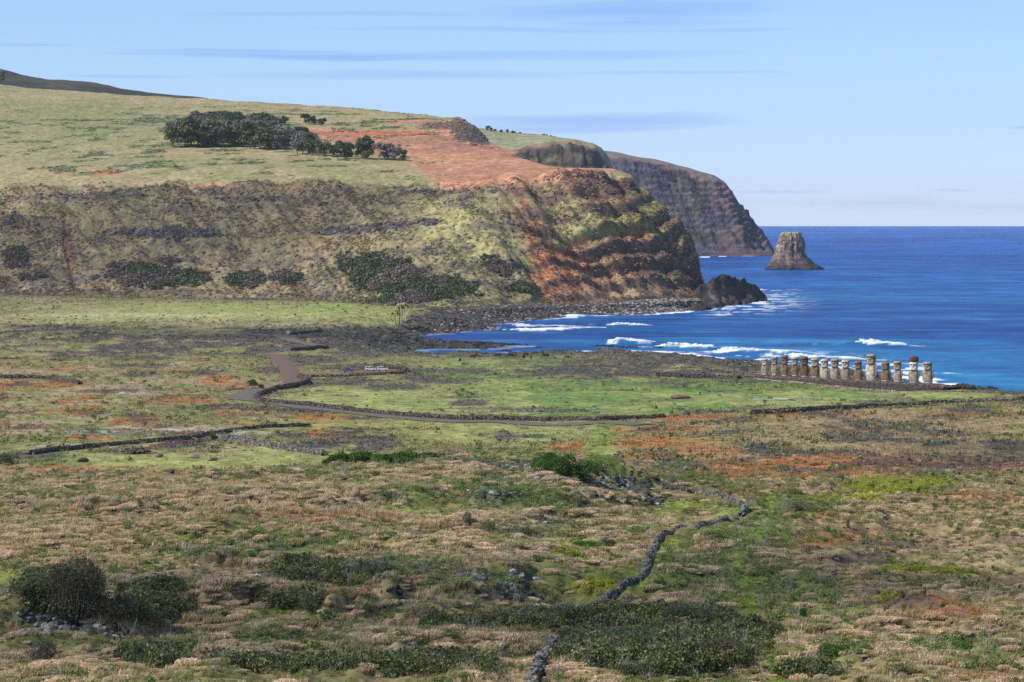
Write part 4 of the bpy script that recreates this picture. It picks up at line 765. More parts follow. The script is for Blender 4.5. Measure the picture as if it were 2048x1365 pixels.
# lava rubble
n = 24000
w = (W['rock']**2*(TT < 15.9)*(SD < 1)+.012*plain*(SD < -10)+.9*W['plough']*.35+.02*(W['lawn'] > .5)*(D_ > 600))*notroad*(D_ > 430)
p, c, r, q = sample(n, w, .62); cst = ss(-SD[r, q], 90, 10)*(D_[r, q] > 930)
cc = np.where(rng.random((n, 1)) < .12, L(120,114,108)*np.ones((n, 1)), L(84,78,76)*(1-.42*np.maximum(cst, ss(D_[r, q], 1150, 1250))[:, None]))
scatter('lava_rubble', RKS, p, (.18+.42*rng.random(n)**2.6)*(1+1.0*cst*rng.random(n)+.5*ss(D_[r, q], 1200, 1500)), nclr(cc, n, .3), label='dark lava rubble strewn over the plain and shore')
n = 15000
p, c, r, q = sample(n, W['beach']*(SD < 3), .7)
cc = np.where(rng.random((n, 1)) < .10+.42*ss(PX[r, q], 1080, 1350)[:, None], L(158,150,142)*np.ones((n, 1)), L(84,78,76)*np.ones((n, 1)))
scatter('beach_boulders', RKS, p, .5+1.1*rng.random(n)**2, nclr(cc, n, .3), label='grey boulders heaped along the foot of the cliff')
# stones of the foreground outcrops and furrows
n = 5200
w = fgd*(W['frock']*1.0+W['plough']*.5+.004)
p, c, r, q = sample(n, w, .8); cc = np.where(rng.random((n, 1)) < .15*(W['frock'][r, q][:, None]), L(176,178,168)*np.ones((n, 1)), L(70,68,64)*np.ones((n, 1)))
scatter('loose_stones', RKS, p, (.12+.42*rng.random(n)**2)*(.5+.5*W['frock'][r, q]), nclr(cc, n, .3), label='loose lava stones lying in the foreground grass')
# hillside
hill = (TT > 15.8) & (TT < 23.4)
n = 2600
w = fc*(blobs([(340,467,100,8),(370,463,50,9),(290,462,30,5,.8),(690,464,50,7),(745,458,40,8),(790,450,30,5),(640,408,36,3,.7),(850,384,50,3,.9),(850,444,24,5),(520,398,60,3,.6),(600,402,30,3,.6),(130,395,50,3,.6),(195,390,40,3,.6),(20,445,26,16,.8),(480,400,60,5,.5),(1270,508,110,11),(1370,500,30,8),(1250,430,90,6,.9),(1350,452,50,8),(1150,352,180,9),(1250,372,90,12,.8),(1330,545,80,14),(1130,385,120,5,.8),(1385,550,20,40,.8)], .3, 1.8)**2)
p, c, r, q = sample(n, w, .7); rd_ = red_side[r, q][:, None]*.6
s = ((.7+1.5*rng.random(n)**2)*(1-.35*red_side[r, q]))[:, None]*np.array([[1, 1, 1.15]])
scatter('ledge_rocks', RKS, p, s, nclr(L(90,82,82)*(1-rd_)+L(116,92,82)*rd_, n, .3), tilt=6.28, label='dark basalt ledges stepping across the slope')
n = 9000
w = hill*(W['hrock']**1.6+.05*fc*(1-rgtw*.7)*ss(n_b, .45, .6))*(PX < 1420)
p, c, r, q = sample(n, w, .75); rd_ = red_side[r, q][:, None]*.6
cc = L(104,96,92)*(1-rd_)+L(134,104,88)*rd_
scatter('hillside_rocks', RKS, p, (.5+1.5*rng.random(n)**3)*(.6+.5*W['hrock'][r, q])*(1-.3*red_side[r, q]), nclr(cc, n, .3), label='dark basalt blocks breaking out of the slope')
n = 17000
w = fc*(.15+.85*ss(n_a, .4, .6))*(1-W['thick'])*(1-W['hrock']*.8)*(PX < 1400)
p, c, r, q = sample(n, w, .7)
cc = c*1.45
scatter('slope_tussocks', CLF, p, .55+1.0*rng.random(n)**2, nclr(cc, n, .25), label='coarse bunch grass over the steep slope')
n = 6500
p, c, r, q = sample(n, W['thick'], .8); cc = np.where(fbm(p[:, 0]/30, p[:, 1]/40, 2, 77)[:, None] > .5, L(96,104,78)*np.ones((n, 1)), L(126,114,106)*np.ones((n, 1)))
scatter('slope_thicket', CLF, p, (1.3+1.9*rng.random(n)**1.5), nclr(cc, n, .35), label='dark thickets at the foot of the slope')
n = 5000
w = W['streak']*pt*(PX < 900)
p, c, r, q = sample(n, w, .6)
scatter('plateau_shrubs', CLF, p, (.7+.9*rng.random(n)**2)[:, None]*np.array([[1.5, 1.5, .5]]), nclr(L(132,140,104)*np.ones((n, 1)), n, .25), label='low green scrub in streaks over the plateau')
# ------------------------------------------------------------------ trees and bushes, one object each
def tube_np(V, Fc, a, b, ra, rb, n=5):
    a = Vector(a); b = Vector(b); d = (b-a).normalized(); u = d.orthogonal().normalized(); v = d.cross(u); k = len(V)
    for c, r in ((a, ra), (b, rb)):
        for i in range(n): t = 6.2832*i/n; V.append(tuple(c+(u*math.cos(t)+v*math.sin(t))*r))
    for i in range(n): j = (i+1) % n; Fc.append((k+i, k+j, k+n+j, k+n+i))
def tree_meshes(seed, w, h, trunk_h, leaf, nleaf, lobes=8, lean=0.0, bare=0.0, flat=.75, trunk_r=.25, stems=1, low=False, twigs=0):
    r = random.Random(seed); V = []; Fc = []; lob = []
    for i in range(twigs):
        a = r.random()*6.283; q = math.sqrt(r.random())*w*.42; x, y = q*math.cos(a), q*math.sin(a); hh = h*r.uniform(.55, 1.12)*(1-.55*(q/(w*.5))**2); p0 = (x*.6, y*.6, 0); p1 = (x*.9+r.gauss(0, .25), y*.9, hh*.5); p2 = (x*1.1+r.gauss(0, .45), y+r.gauss(0, .4), hh); tube_np(V, Fc, p0, p1, .035, .026, 3); tube_np(V, Fc, p1, p2, .026, .01, 3)
    for i in range(lobes):
        a = r.random()*6.283; q = math.sqrt(r.random())*w*.36; z = trunk_h+(h-trunk_h)*(r.uniform(.12, .8) if not low else r.uniform(.05, .75))
        rr = w*r.uniform(.17, .27)*(1.15-.3*z/h); lob.append((q*math.cos(a)+lean*z, q*math.sin(a), min(z, h-rr*flat), rr))
    for s in range(stems):
        a = r.random()*6.28; o = (0 if stems == 1 else w*.14); bx, by = o*math.cos(a), o*math.sin(a); m1 = (bx*1.5+lean*trunk_h*.6, by*1.5, max(trunk_h*.7, h*.15)); tube_np(V, Fc, (bx, by, -.4), m1, trunk_r, trunk_r*.72, 7)
        for lb in lob[s::stems]:
            md = (m1[0]*.5+lb[0]*.5+r.uniform(-.4, .4), m1[1]*.5+lb[1]*.5, m1[2]*.45+lb[2]*.55); tube_np(V, Fc, m1, md, trunk_r*.6, trunk_r*.36); tube_np(V, Fc, md, lb[:3], trunk_r*.36, trunk_r*.14)
            for _ in range(int(2+7*bare)):
                e = Vector((r.gauss(0, 1), r.gauss(0, 1), abs(r.gauss(.4, 1)))).normalized()*lb[3]*r.uniform(.9, 1.3+bare*.4); tube_np(V, Fc, lb[:3], tuple(Vector(lb[:3])+e), trunk_r*.15, trunk_r*.05, 3)
    tm = mesh_np('trunk', np.array(V), np.array(Fc))
    g = np.random.default_rng(seed+5); n = int(nleaf*(1-bare*.6)); lb = np.array(lob)[g.integers(0, lobes, n)]
    d = g.normal(size=(n, 3)); d /= np.linalg.norm(d, axis=1)[:, None]; d[:, 2] = np.where(d[:, 2] < -.35, -d[:, 2], d[:, 2])
    rr = lb[:, 3]*(.55+.5*g.random(n)**.6); p = lb[:, :3]+d*rr[:, None]*np.array([1, 1, flat]); p[:, 2] = np.maximum(p[:, 2], .1)
    a = g.normal(size=(n, 3)); a /= np.linalg.norm(a, axis=1)[:, None]; b = np.cross(a, g.normal(size=(n, 3))); b /= np.linalg.norm(b, axis=1)[:, None]; s = (leaf*(.55+.8*g.random(n)))[:, None]
    Vl = np.stack([p-a*s, p+b*s*.6, p+a*s, p-b*s*.6], 1).reshape(-1, 3); k = np.arange(n)*4
    cm = mesh_np('crown', Vl, np.stack([k, k+1, k+2, k+3], 1), False); t = .62+.75*g.random(n)*(.5+.5*vn(p[:, 0]/(w*.12), p[:, 1]/(w*.12)+p[:, 2], seed)*2); tone_attr(cm, np.repeat(t, 4)); return tm, cm
def leaf_mat(name, c, c2=None, tr=.2):
    m, nt, b = new_mat(name); l = nt.links.new; v = nt.nodes.new('ShaderNodeAttribute'); v.attribute_name = 'tone'
    oi = nt.nodes.new('ShaderNodeObjectInfo'); rc = wramp(oi.outputs['Random'], [(0, tuple(c)), (1, tuple(c2 if c2 is not None else c*1.3))], nt, 'LINEAR')
    mx = nt.nodes.new('ShaderNodeVectorMath'); mx.operation = 'SCALE'; l(rc, mx.inputs[0]); l(v.outputs['Fac'], mx.inputs['Scale']); l(mx.outputs[0], b.inputs['Base Color']); b.inputs['Roughness'].default_value = .75; b.inputs['Specular IOR Level'].default_value = .15
    t = nt.nodes.new('ShaderNodeBsdfTranslucent'); l(mx.outputs[0], t.inputs[0]); ms = nt.nodes.new('ShaderNodeMixShader'); ms.inputs[0].default_value = tr; l(b.outputs[0], ms.inputs[1]); l(t.outputs[0], ms.inputs[2]); l(ms.outputs[0], nt.nodes['Material Output'].inputs[0]); return m
BARK = noise_mat('grey_bark', L(86,78,70), L(140,130,118), scale=1.5, bump=.4)
PALEB = noise_mat('pale_bark', L(150,142,130), L(190,182,168), scale=1.5, bump=.3)
LM = {'dark': leaf_mat('dark_foliage', L(82,94,70), L(100,112,82)), 'grey': leaf_mat('grey_foliage', L(124,120,112), L(146,140,134)), 'green': leaf_mat('green_foliage', L(72,104,44), L(90,122,54), .3), 'olive': leaf_mat('olive_foliage', L(106,112,78), L(120,122,90)), 'brown': leaf_mat('brown_foliage', L(92,84,66), L(102,96,72))}
def place_tree(name, pair, mat, loc, sc, rz, label, cat='tree', group=None, bark=None):
    t = link(name, None, loc=loc, label=label, category=cat, group=group); t.rotation_euler[2] = rz; t.scale = sc if not isinstance(sc, (int, float)) else (sc, sc, sc)
    for nm, me, m in (('trunk', pair[0], bark or BARK), ('crown', pair[1], mat)):
        o = bpy.data.objects.new(nm, me); SC.collection.objects.link(o); o.parent = t
        if len(me.materials) == 0: me.materials.append(m)
        o.material_slots[0].link = 'OBJECT'; o.material_slots[0].material = m
    return t
GV = [tree_meshes(400+i, 15, 16, 1.6+.4*(i % 3), .95, 1900, 14, .10, .15+.5*(i % 3 == 1), .8, .4, 1+i % 2, True) for i in range(6)]
gtrees = []
for base_y0, x0, x1, hpx, n in ((252,425,556,24,9),(262,396,562,28,11),(274,366,606,33,13),(285,348,632,38,14),(293,350,566,44,12)):
    for i in range(n):
        x = x0+(x1-x0)*(i+random.uniform(.2, .8))/n; yb = base_y0+random.uniform(-3, 3)+max(0, x-470)*.09; gtrees.append((x, yb, 1.3*hpx*random.uniform(.8, 1.1)*(1-.0009*max(0, x-420))))
for x, yb, h in ((600,309,34),(625,311,30),(648,313,30),(668,314,26)): gtrees.append((x, yb, h))
KIND = ['dark', 'olive', 'grey', 'grey', 'dark', 'olive', 'dark']
ORD = 'first second third fourth fifth sixth seventh eighth ninth tenth eleventh twelfth thirteenth fourteenth fifteenth sixteenth seventeenth eighteenth'.split()
ROWS = [9, 11, 13, 14, 12, 4]
def grove_label(i, x, yb, k):
    t_ = {'dark': 'dark', 'olive': 'olive', 'grey': 'grey-crowned'}[k]; r0 = 0; j = i
    while j >= ROWS[r0]: j -= ROWS[r0]; r0 += 1
    return '%s tree, %s from the left %s' % (t_, ORD[j], ('in the topmost row of the grove', 'in the second row from the top of the grove', 'in the middle row of the grove', 'in the fourth row down of the grove', 'in the front row of the grove', 'in the thin tail of the grove')[r0])
def old_grove_label(i, x, yb, k):
    tone = {'dark': 'dark', 'olive': 'olive', 'grey': 'grey-crowned'}[k]; row = 'front edge' if yb > 290 else 'second row' if yb > 280 else 'middle' if yb > 268 else 'upper part' if yb > 258 else 'top edge'
    pos = 'at its far left' if x < 395 else 'left of its centre' if x < 450 else 'near its centre' if x < 505 else 'right of its centre' if x < 560 else 'towards its right tail' if x < 610 else 'at the end of its right tail'
    return '%s tree at the %s of the grove, %s' % (tone, row, pos)
for i, (x, yb, hp) in enumerate(gtrees):
    g = ground(x, yb, 2050); s = hp*g.y/F/14.5; k = KIND[i % 7] if not (265 < yb < 288 and x < 560) else random.choice(['grey', 'grey', 'dark', 'olive'])
    place_tree('grove_tree', GV[i % 6], LM[k], g, (s*random.uniform(1.05, 1.3), s*1.2, s), random.random()*6, grove_label(i, x, yb, k), group='trees of the plateau grove')
for x, yb, hp, wd, k, lab in ((687,318,32,.95,'dark','round dark tree with bare stems at the east end of the grove'),(724,317,40,1.1,'dark','tallest dark tree beside the red soil, right of the grove'),(735,319,16,1.2,'olive','low dark bush under the tallest tree right of the grove'),
        (768,320,30,1.2,'grey','leaning grey-topped tree standing alone right of the grove'),(788,321,26,1.0,'grey','bare grey crown merged behind the leaning tree'),(804,322,20,.9,'dark','small wind-bent dark bush at the far right of the tree line'),
        (568,250,16,1.0,'dark','lone wind-shaped tree just right of the grove top'),(612,249,19,1.0,'dark','leftmost tree of the small clump above the red field'),(628,250,16,1.1,'dark','middle tree of the small clump above the red field'),(645,251,13,1.1,'dark','rightmost low tree of the small clump above the red field'),
        (2,165,28,.55,'grey','thin dark tree on the skyline at the left edge')):
    g = ground(x, yb, 2050); s = hp*g.y/F/13; place_tree('lone_tree', GV[(int(x)) % 6], LM[k], g, (s*wd*1.05, s*wd, s), random.random()*6, lab)
SK = [(976,258,8),(982,259,5),(990,260,4),(1003,262,4),(1015,262,5),(1024,264,4),(1029,265,3.5),(1040,266,3),(1080,271,4),(1088,271,5),(1094,272,5),(1101,273,4),(1108,274,3)]
for i, (x, y, hp) in enumerate(SK):
    d = 3655; place_tree('skyline_tree', GV[i % 6], LM['dark'], P(x, y+4, d), ((hp+3)*d/F/16,)*3, i, 'tiny dark tree, %s from the left on the green headland skyline' % ORD[i], group='skyline trees on the green headland')
# bushes of the plain and the foreground
def bush(px, py, hp, wp_, leaf, n, mat, label, lobes=9, bare=0., dmin=0, seed=1, flat=.85, stems=3, tr=.06, cat='bush', dmax=1e9, sink=0, name='bush', low=True, twigs=0):
    g = ground(px, py, dmin, dmax); k = g.y/F; g.z -= sink
    pr = tree_meshes(900+seed, wp_*k, hp*k, hp*k*.1, leaf, n, lobes, 0, bare, flat, tr, stems, low, twigs); return place_tree(name, pr, LM[mat], g, 1.0, 0, label, cat, bark=BARK)
bush(682,944,36,66,.16,5200,'green','rounded bright green bush, leftmost of the hedge-like row behind the mound',9,seed=1,dmin=520)
bush(728,944,38,62,.16,5200,'green','tall green bush second from the left in the row behind the mound',9,seed=2,dmin=520)
bush(770,940,32,60,.16,4200,'green','middle green bush of the row behind the mound',8,seed=3,dmin=520)
bush(812,935,28,60,.16,4000,'green','low green bush fourth in the row behind the mound',8,seed=4,dmin=520)
bush(855,928,22,56,.16,3400,'green','lowest green bush ending the row behind the mound on the right',7,seed=5,dmin=520)
bush(652,930,16,26,.14,1200,'green','small green bush tucked at the left end of the row behind the mound',5,seed=6,dmin=520)
bush(1105,950,44,90,.12,7000,'green','broad bush with bright green top on the rocky knoll',12,.15,seed=7,dmax=520)
bush(1160,958,36,80,.12,5200,'green','spreading dark-stemmed bush on the right side of the rocky knoll',10,.3,seed=8,dmax=520)
bush(505,777,20,26,.22,900,'green','round dark green bush left of the road bend',6,seed=9); bush(523,779,12,16,.2,400,'dark','small dark bush right of the round green bush by the road bend',4,seed=10)
bush(427,881,14,20,.14,700,'green','bright green bush growing on the field wall',5,seed=11); bush(25,928,20,70,.14,1800,'dark','dark low bush beside the wall at the left edge',7,seed=12)
bush(150,1238,125,140,.08,15000,'brown','large half-bare dark bush towering over the left foreground',20,.5,seed=13,tr=.05,stems=8,twigs=150)
bush(75,1205,50,90,.075,3800,'olive','low dark bush at the left foot of the large half-bare bush',9,.1,seed=14); bush(225,1240,48,110,.075,4200,'brown','dense dark bush spreading right of the large half-bare bush',9,.15,seed=15)
bush(310,1245,30,100,.075,3000,'dark','low dark green thicket in the hollow right of the large bush',9,seed=16)
bush(85,1320,42,60,.06,2200,'olive','small yellow-flowered bush with grey stems near the lower left corner',6,.45,seed=17,twigs=90); bush(290,1335,46,76,.06,4200,'dark','round dark bush at the bottom left among the dry grass',8,seed=18)
bush(935,1048,22,34,.07,1100,'olive','grey-green bush on the slope left of the cactus-like scrub',6,.1,seed=19)
bush(982,1062,24,44,.07,1300,'olive','loose grey-green scrub with a pale dead stem',6,.4,seed=20); bush(1035,1074,20,60,.07,1500,'dark','dark grey-green scrub at the right of the dead stem',7,.2,seed=21)
bush(1150,1014,22,28,.08,900,'olive','round grey-green bush beside the hollow on the mound',5,seed=22); bush(1208,1006,10,16,.08,200,'dark','tiny dark bush by the foot of the knoll',4,seed=23)
bush(1170,1098,16,70,.08,1500,'green','low green bush patch in the small valley',7,seed=24); bush(1215,1094,14,40,.08,900,'dark','low dark bush patch right of the valley bush',5,seed=25)
bush(1600,1020,16,60,.08,1500,'olive','low grey-green bush beside the trodden track',6,seed=26); bush(1380,1250,40,120,.07,6000,'dark','dark shrub heap at the upper edge of the dense foreground scrub',10,.2,seed=27)
bush(1260,1300,44,130,.07,6500,'dark','dark scrub heap in the middle of the dense foreground scrub',10,.2,seed=28); bush(1430,1320,40,120,.07,6000,'brown','brown-leaved scrub heap right of the dense foreground scrub centre',10,.3,seed=29)
bush(1140,1290,36,80,.07,4200,'olive','lighter green rounded bush beside the foreground wall',8,seed=30); bush(1680,1310,22,80,.07,2600,'green','bright green low bush in the dry grass at bottom right',7,seed=31); bush(1910,1300,16,90,.07,2200,'green','flat green bush in the dry grass near the right edge',7,seed=32)
bush(555,1340,30,110,.07,4600,'dark','wide dark bush at the bottom between dry tussocks',9,.1,seed=33); bush(1610,1240,24,30,.07,700,'green','small bright green bush on the dark ploughed soil',4,seed=34)
# palms by the shore
def palm(px, py, top_x, top_y, label, seed):
    r = random.Random(seed); g = ground(px, py, 1300, 1600); k = g.y/F; hx = (top_x-px)*k; hz = (py-top_y)*k
    t = link('palm_tree', None, loc=g, label=label, category='palm', group='palms by the black shore'); V, Fc = [], []; pts = [Vector((hx*(u**1.6), .3*math.sin(u*3), hz*u)) for u in [i/7 for i in range(8)]]
    for i in range(7): tube_np(V, Fc, pts[i]-Vector((0, 0, .3 if i == 0 else 0)), pts[i+1], .34-.02*i, .32-.02*i, 7)
    link('trunk', mesh_np('trunk', np.array(V), np.array(Fc)), PALEB, t)
    for i in range(22):
        a = i/22*6.283+r.random()*.4; ln = r.uniform(3.2, 4.6); V, Fc = [], []; el = r.uniform(-.1, 1.1); prev = None
        for s in range(9):
            u = s/8; c = Vector((math.cos(a)*ln*u*math.cos(el)+.9*u*u, math.sin(a)*ln*u*math.cos(el), ln*(math.sin(el)*u-1.05*u*u))); sd_2 = Vector((-math.sin(a), math.cos(a), -.5)); wd = .8*math.sin(min(1, u*1.1+.12)*math.pi)*.9+.04
            k0 = len(V); V += [tuple(c+Vector((-math.sin(a), math.cos(a), -.5))*wd), tuple(c), tuple(c+Vector((math.sin(a), -math.cos(a), -.5))*wd)]
            if s and s % 1 == 0: Fc += [(k0-3, k0-2, k0+1, k0), (k0-2, k0-1, k0+2, k0+1)]
        o = link('frond', mesh_np('frond', np.array(V), np.array(Fc)), PALM, t); o.location = pts[-1]
PALM = noise_mat('palm_leaf', L(118,126,72), L(178,168,112), scale=1, bump=.2)
palm(790,650,789,621,'short palm at the left of the shore palms',1); palm(799,651,799,610,'upright palm with full crown in the middle of the shore palms',2); palm(803,649,806,608,'palm just behind the upright shore palm, leaning right',3); palm(811,647,816,616,'rightmost leaning shore palm with thin crown',4)
# ------------------------------------------------------------------ sea stack and the black point
def stack():
    d = 3267.; prof = [(-6,1530,1648),(0,1536,1640),(3,1539,1636),(6,1541,1628),(10,1544,1620),(14,1547,1612),(18,1550,1609),(23,1552,1608),(28,1555,1607),(33,1558,1605),(37,1561,1601),(40,1564,1601),(41,1569,1598)]
    V = []; ns = 96; zs_ = np.concatenate([np.arange(-6, 40.5, .9), [40.8, 41]])
    for z in zs_:
        l = np.interp(z, [p[0] for p in prof], [p[1] for p in prof]); r_ = np.interp(z, [p[0] for p in prof], [p[2] for p in prof])
        cx = ((l+r_)/2-1585)/F*d; hw = (r_-l)/2/F*d
        for k in range(ns):
            a = 6.2832*k/ns; ca, sa = math.cos(a), math.sin(a); q = (abs(ca)**3+abs(sa)**3)**(-1/3)
            cn = fbm(np.array([a*9/6.28*3]), np.array([z/26.]), 3, 9)[0]; cn2 = fbm(np.array([a*26/6.28*3]), np.array([z/5.]), 3, 10)[0]
            e = 1+(cn-.5)*.34+(cn2-.5)*.20; V.append((cx+hw*q*ca*e, hw*.85*q*sa*e, z+(cn2-.5)*1.2))
    nr = len(zs_); Fq = []
    for i in range(nr-1):
        for k in range(ns): j = (k+1) % ns; Fq.append((i*ns+k, i*ns+j, (i+1)*ns+j, (i+1)*ns+k))
    b = [(nr-1)*ns+k for k in range(ns)]; V.append((sum(V[i][0] for i in b)/ns, 0, 41.3)); c = len(V)-1
    for k in range(ns): Fq.append((b[k], b[(k+1) % ns], c, c))
    V = np.array(V); me = bpy.data.meshes.new('sea_stack'); me.from_pydata([tuple(v) for v in V], [], [tuple(dict.fromkeys(f)) for f in Fq])
    for p_ in me.polygons: p_.use_smooth = True
    a = V[:, 0]/6; n1 = fbm(a, V[:, 2]/7+V[:, 1]/9, 4, 61); n2 = fbm(V[:, 0]/2+V[:, 1]/2, V[:, 2]/1.6, 3, 62)
    Cc = np.broadcast_to(L(134,112,106), (len(V), 3)).copy(); Cc = mixc(Cc, L(168,158,140), ss(n1, .48, .56)*ss(V[:, 2], 10, 30)); Cc = mixc(Cc, L(84,68,68), ss(n2, .50, .58)*.8); Cc = mixc(Cc, L(72,64,68), 1-ss(V[:, 2]+(n1-.5)*14-V[:, 0]*.15, 6, 14)); Cc = mixc(Cc, L(150,156,112), ss(V[:, 2], 37, 40)*.7); Cc = mixc(Cc, L(40,38,40), 1-ss(V[:, 2], 0, 2.5))
    set_col(me, Cc); o = link('sea_stack', me, noise_mat('stack_rock', (.8, .8, .8), (1.2, 1.18, 1.15), scale=.25, attr='col', bump=.8, bscale=.5, dist=1.2), loc=P(1585, 0, d)*1.0); o.location.z = 0
    o['label'] = 'steep flat-topped rock stack rising from the open sea'; o['category'] = 'sea stack'
stack()
def d5(px, D, Z, T):
    X = (px-1024)/F*D; f = (Z > .5); return Z+f*((fbm(X/9, D/12, 4, 54)-.5)*7+(fbm(X/3, D/4, 3, 55)-.5)*3)
def c5(px, D, Z, T, y):
    X = (px-1024)/F*D; n = fbm(X/7, Z/5, 4, 56); C = np.broadcast_to(L(66,60,60), px.shape+(3,)).copy(); C = mixc(C, L(112,104,100), ss(T, 0.2, .5)*(1-ss(T, 1.0, 1.5))*(1-ss(px, 1440, 1475))*.9); C = mixc(C, L(40,36,38), ss(n, .5, .6)*.7); return mixc(C, L(88,60,54), ss(n, .4, .3)*.6)
fan('black_point', [
 [(1340,625,1800),(1400,622,1800),(1450,612,1870),(1500,606,1930),(1533,602,1990),(1545,610,2000),(1600,640,2000)],
 [(1340,622,1850),(1380,612,1850),(1420,597,1870),(1450,592,1900),(1480,590,1950),(1515,590,1990),(1530,598,2000),(1545,612,2000),(1600,640,2000)],
 [(1340,612,1895),(1385,588,1895),(1400,566,1895),(1418,566,1900),(1428,558,1910),(1440,554,1930),(1458,550,1945),(1470,556,1955),(1480,558,1970),(1490,560,1985),(1498,570,1995),(1508,572,2000),(1520,584,2005),(1530,596,2010),(1540,610,2010),(1600,640,2010)],
 [(1340,600,1960),(1400,590,1960),(1480,590,2020),(1530,615,2040),(1600,650,2050)],
 [(1340,650,2050),(1600,660,2100)]], np.arange(1345, 1560, 1.6), 1.0, d5, c5, hm, kind='structure')
# small reefs
REEF = [(1000,690,60,5),(940,688,110,9),(880,686,80,9),(1010,701,26,2.2),(1075,695,20,1.5),(1140,656,40,2.2),(1215,692,50,3.5),(1260,695,40,2.5),(1320,694,26,3.5),(1600,722,60,5),(1560,728,60,6),(1640,733,40,5),(1700,741,40,4),(1760,747,40,3),(1800,749,30,3),(1930,771,30,4.5),(1960,777,26,4),(1985,776,14,3.5),(1910,775,30,5),(1490,722,50,4),(1120,701,60,2)]
RBIG = [rock_mesh(50+s, 2, .55) for s in range(5)]
pp, ssz, cl_ = [], [], []
for x, y, hwp, hp in REEF:
    d = H*F/(y-E); k = d/F
    for i in range(int(46+hwp*1.1)):
        u = random.gauss(0, .42); px_ = (x-1024)*k+u*hwp*k; py_ = d+random.gauss(0, .3)*12; s = hp*k*random.uniform(.3, 1.0)*max(.3, 1-abs(u))
        pp.append((px_, py_, s*.1)); ssz.append((s*1.3, s*1.3, s)); cl_.append(L(62,54,50)*random.uniform(.7, 1.5))
pp = np.array(pp); scatter('reef_rocks', RBIG, pp, np.array(ssz), np.array(cl_), label='low black reef rocks awash in the surf')
# ------------------------------------------------------------------ boulders, outcrops
STM = [rock_mesh(70+s, 2, .72, name='stone') for s in range(6)]
def rock_mat(name, c1, c2, lich=None, scale=1.2):
    m, nt, b = new_mat(name); l = nt.links.new; t = nt.nodes.new('ShaderNodeTexCoord'); n1 = nt.nodes.new('ShaderNodeTexNoise'); n1.inputs['Scale'].default_value = scale; n1.inputs['Detail'].default_value = 6; l(t.outputs['Object'], n1.inputs['Vector']); oi = nt.nodes.new('ShaderNodeObjectInfo')
    r1 = wramp(wm('ADD', n1.outputs[0], wm('MULTIPLY', wm('SUBTRACT', oi.outputs['Random'], .5, nt=nt), .3, nt=nt), nt=nt), [(.3, tuple(c1)), (.7, tuple(c2))], nt); 
    if lich is not None:
        n2 = nt.nodes.new('ShaderNodeTexNoise'); n2.inputs['Scale'].default_value = scale*2.2; n2.inputs['Detail'].default_value = 7; l(t.outputs['Object'], n2.inputs['Vector']); mx = nt.nodes.new('ShaderNodeMix'); mx.data_type = 'RGBA'
        l(wramp(wm('ADD', n2.outputs[0], wm('MULTIPLY', wm('SUBTRACT', oi.outputs['Random'], .5, nt=nt), .25, nt=nt), nt=nt), [(.52, 0.0), (.62, 1.0)], nt), mx.inputs[0]); l(r1, mx.inputs[6]); mx.inputs[7].default_value = (*lich, 1); r1 = mx.outputs[2]
    l(r1, b.inputs['Base Color']); b.inputs['Roughness'].default_value = .9; b.inputs['Specular IOR Level'].default_value = .2; bp = nt.nodes.new('ShaderNodeBump'); bp.inputs['Strength'].default_value = .7; bp.inputs['Distance'].default_value = .08; l(n1.outputs[0], bp.inputs['Height']); l(bp.outputs[0], b.inputs['Normal']); return m
RDARK = rock_mat('black_lava', L(50,48,48), L(92,88,84)); RLICH = rock_mat('lichened_lava', L(66,66,64), L(108,108,100), L(150,152,142)); RWALL = rock_mat('wall_stone', L(68,64,62), L(126,120,114), L(160,158,150), 1.6); RWFAR = rock_mat('far_wall_stone', L(70,62,58), L(126,114,106), None, .8)
def put_rock(nm, me, mat, loc, sc, rot, parent=None, **pr):
    o = bpy.data.objects.new(nm, me); SC.collection.objects.link(o); o.location = loc; o.scale = sc; o.rotation_euler = rot; o.material_slots[0].link = 'OBJECT'; o.material_slots[0].material = mat
    if parent: o.parent = parent
    for k, v in pr.items(): o[k] = v
    return o
def outcrop(px, py, rx, ry, n, smax, mat, label, rot=0, dmax=620):
    g = ground(px, py, 0, dmax); k = g.y/F; t = link('rock_outcrop', None, loc=g, label=label, category='rocks')
    for i in range(n):
        a = random.random()*6.28; q = math.sqrt(random.random()); x_ = px+rx*q*math.cos(a); y_ = py+ry*q*math.sin(a)+math.tan(R(rot))*(x_-px); w = ground(x_, y_, 0, dmax)
        s = smax*k*random.uniform(.25, 1)*(1.1-.5*q); put_rock('boulder', random.choice(STM), mat, w-g+Vector((0, 0, s*.12)), (s*random.uniform(.8, 1.3), s*random.uniform(.8, 1.2), s*random.uniform(.7, 1.1)), (random.uniform(-.4, .4), random.uniform(-.4, .4), random.random()*6), t)
outcrop(75,1236,50,12,16,15,RLICH,'pale lichened rocks at the left edge below the large bush')
outcrop(110,1258,45,12,16,16,RLICH,'lichened rock cluster left of the big split boulders')
outcrop(165,1268,50,20,22,19,RLICH,'big split boulders with pale lichen in the lower left')
outcrop(238,1262,26,9,9,12,RDARK,'dark rocks trailing off right of the split boulders')
outcrop(770,1146,30,7,14,9,RDARK,'flat black rocks on the ridge above the grassy scar')
outcrop(775,1178,40,6,12,10,RDARK,'black rocks under the upper ledge in the centre foreground')
outcrop(850,1172,34,7,14,10,RDARK,'long low black rock ledge in the centre foreground')
outcrop(800,1212,32,9,16,14,RDARK,'black boulders standing at the foot of the dry grass bank')
outcrop(845,1228,22,7,10,9,RDARK,'small black boulders on bright grass right of the bank')
outcrop(905,1218,22,6,8,9,RDARK,'scattered black boulders between the bank and the lichened rocks')
outcrop(955,1160,28,10,14,14,RLICH,'white-lichened rocks on the upper shelf')
